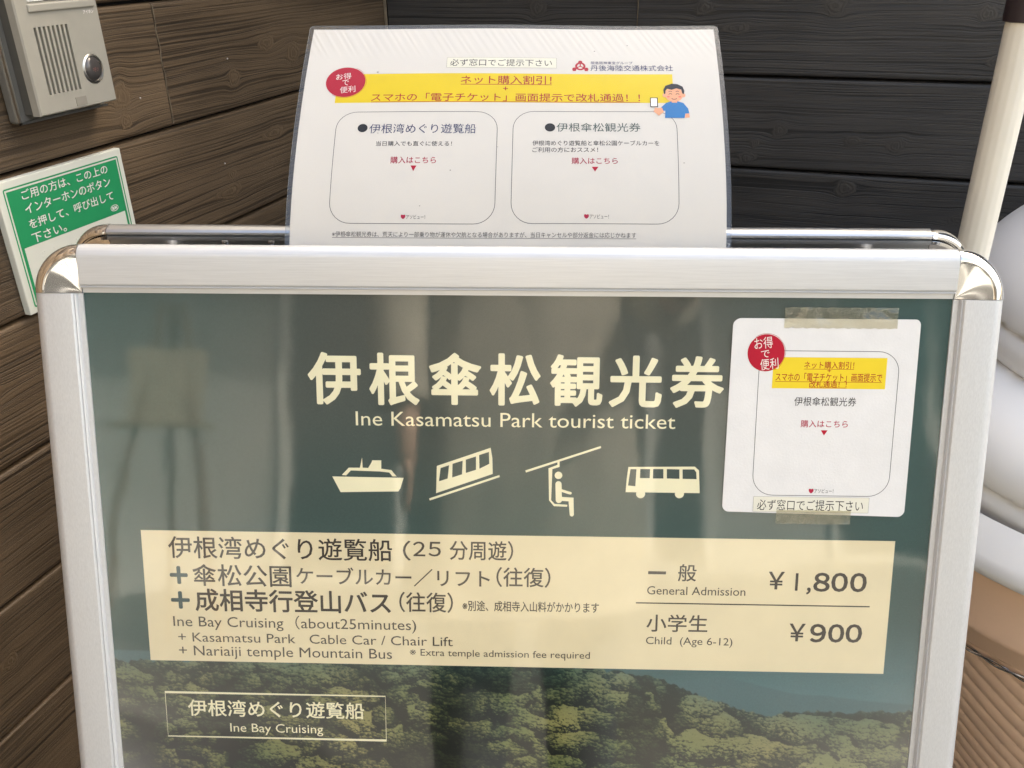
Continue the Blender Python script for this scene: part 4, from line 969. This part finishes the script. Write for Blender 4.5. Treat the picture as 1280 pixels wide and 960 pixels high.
for s_ in (1, -1):
    mb = MB()
    if s_ > 0: P3 = [(.17, 0, 1.42), (.22, .0, 1.34), (.275, .03, 1.14), (.255, .12, 1.105), (.215, .24, 1.10)]
    else: P3 = [(-.17, 0, 1.42), (-.22, .0, 1.34), (-.275, .02, 1.14), (-.275, .06, 1.02), (-.27, .10, .91)]
    mb.tube(P3, [.075, .078, .064, .058, .047], 20); mb.obj('sleeve', M['coat'], per, 60)
    body_shape('trouser_leg', [(s_*.115, -.02, .08, .062, .07), (s_*.115, -.01, .30, .075, .08), (s_*.11, .01, .52, .085, .09), (s_*.10, 0, .80, .105, .11), (s_*.085, 0, .96, .10, .12)], M['jeans'], per, .04, s_*2)
    body_shape('shoe', [(s_*.12, .045, .003, .052, .135), (s_*.12, .045, .03, .055, .135), (s_*.12, .02, .075, .048, .10), (s_*.12, -.02, .11, .04, .05)], M['sleeve'], per)
body_shape('hair', [(0, -.045, 1.50, .075, .05), (0, -.035, 1.58, .092, .075), (0, -.012, 1.68, .096, .098), (0, .0, 1.745, .085, .098), (0, .005, 1.785, .05, .06)], M['hair'], per, .03, .5)
mb = MB()   # face: eyes, nose, mouth, ears
for s_ in (1, -1):
    mb.lathe([(.012, 0), (.009, .005), (.001, .007)], 14, f=lambda x, y, z, s_=s_: (s_*.032+x, .108+z, 1.645+y*.5))
mb.obj('eye', M['hair'], per, 60)
mb = MB(); mb.tube([(0, .105, 1.65), (0, .122, 1.625), (0, .130, 1.612), (0, .112, 1.605)], [.008, .010, .012, .008], 10); mb.obj('nose', M['skin'], per, 60)
mb = MB(); mb.tube([(-.022, .108, 1.582), (0, .114, 1.580), (.022, .108, 1.582)], [.003, .006, .003], 8); mb.obj('mouth', plain('lips', (.45, .16, .14), .5), per, 60)
for s_ in (1, -1):
    mb = MB(); mb.tube([(s_*.080, .02, 1.615), (s_*.092, .015, 1.635), (s_*.092, .012, 1.66), (s_*.082, .02, 1.67)], [.006, .010, .010, .006], 10); mb.obj('ear', M['skin'], per, 60)

ea = empty('display_easel', Matrix.Translation((-.70, -2.9, 0)))
tag(ea, 'wooden tripod easel holding a tan board on the street side, mirrored in the cover', 'easel')
mb = MB(); mb.box((-.15, -.03, .99), (.15, -.015, 1.30)); mb.obj('board', plain('tan_board', (.30, .26, .20), .7), ea)
for a, b in (((-.04, -.04, 1.5), (-.26, .02, .0)), ((.04, -.04, 1.5), (.26, .02, .0)), ((0, -.06, 1.5), (0, -.45, 0))):
    mb = MB(); mb.tube([a, b], .014, 8); mb.obj('leg', plain('easel_wood', (.16, .10, .06), .6), ea)
mb = MB(); mb.box((-.2, -.035, .965), (.2, .03, .99)); mb.obj('ledge', M['edge'], ea)
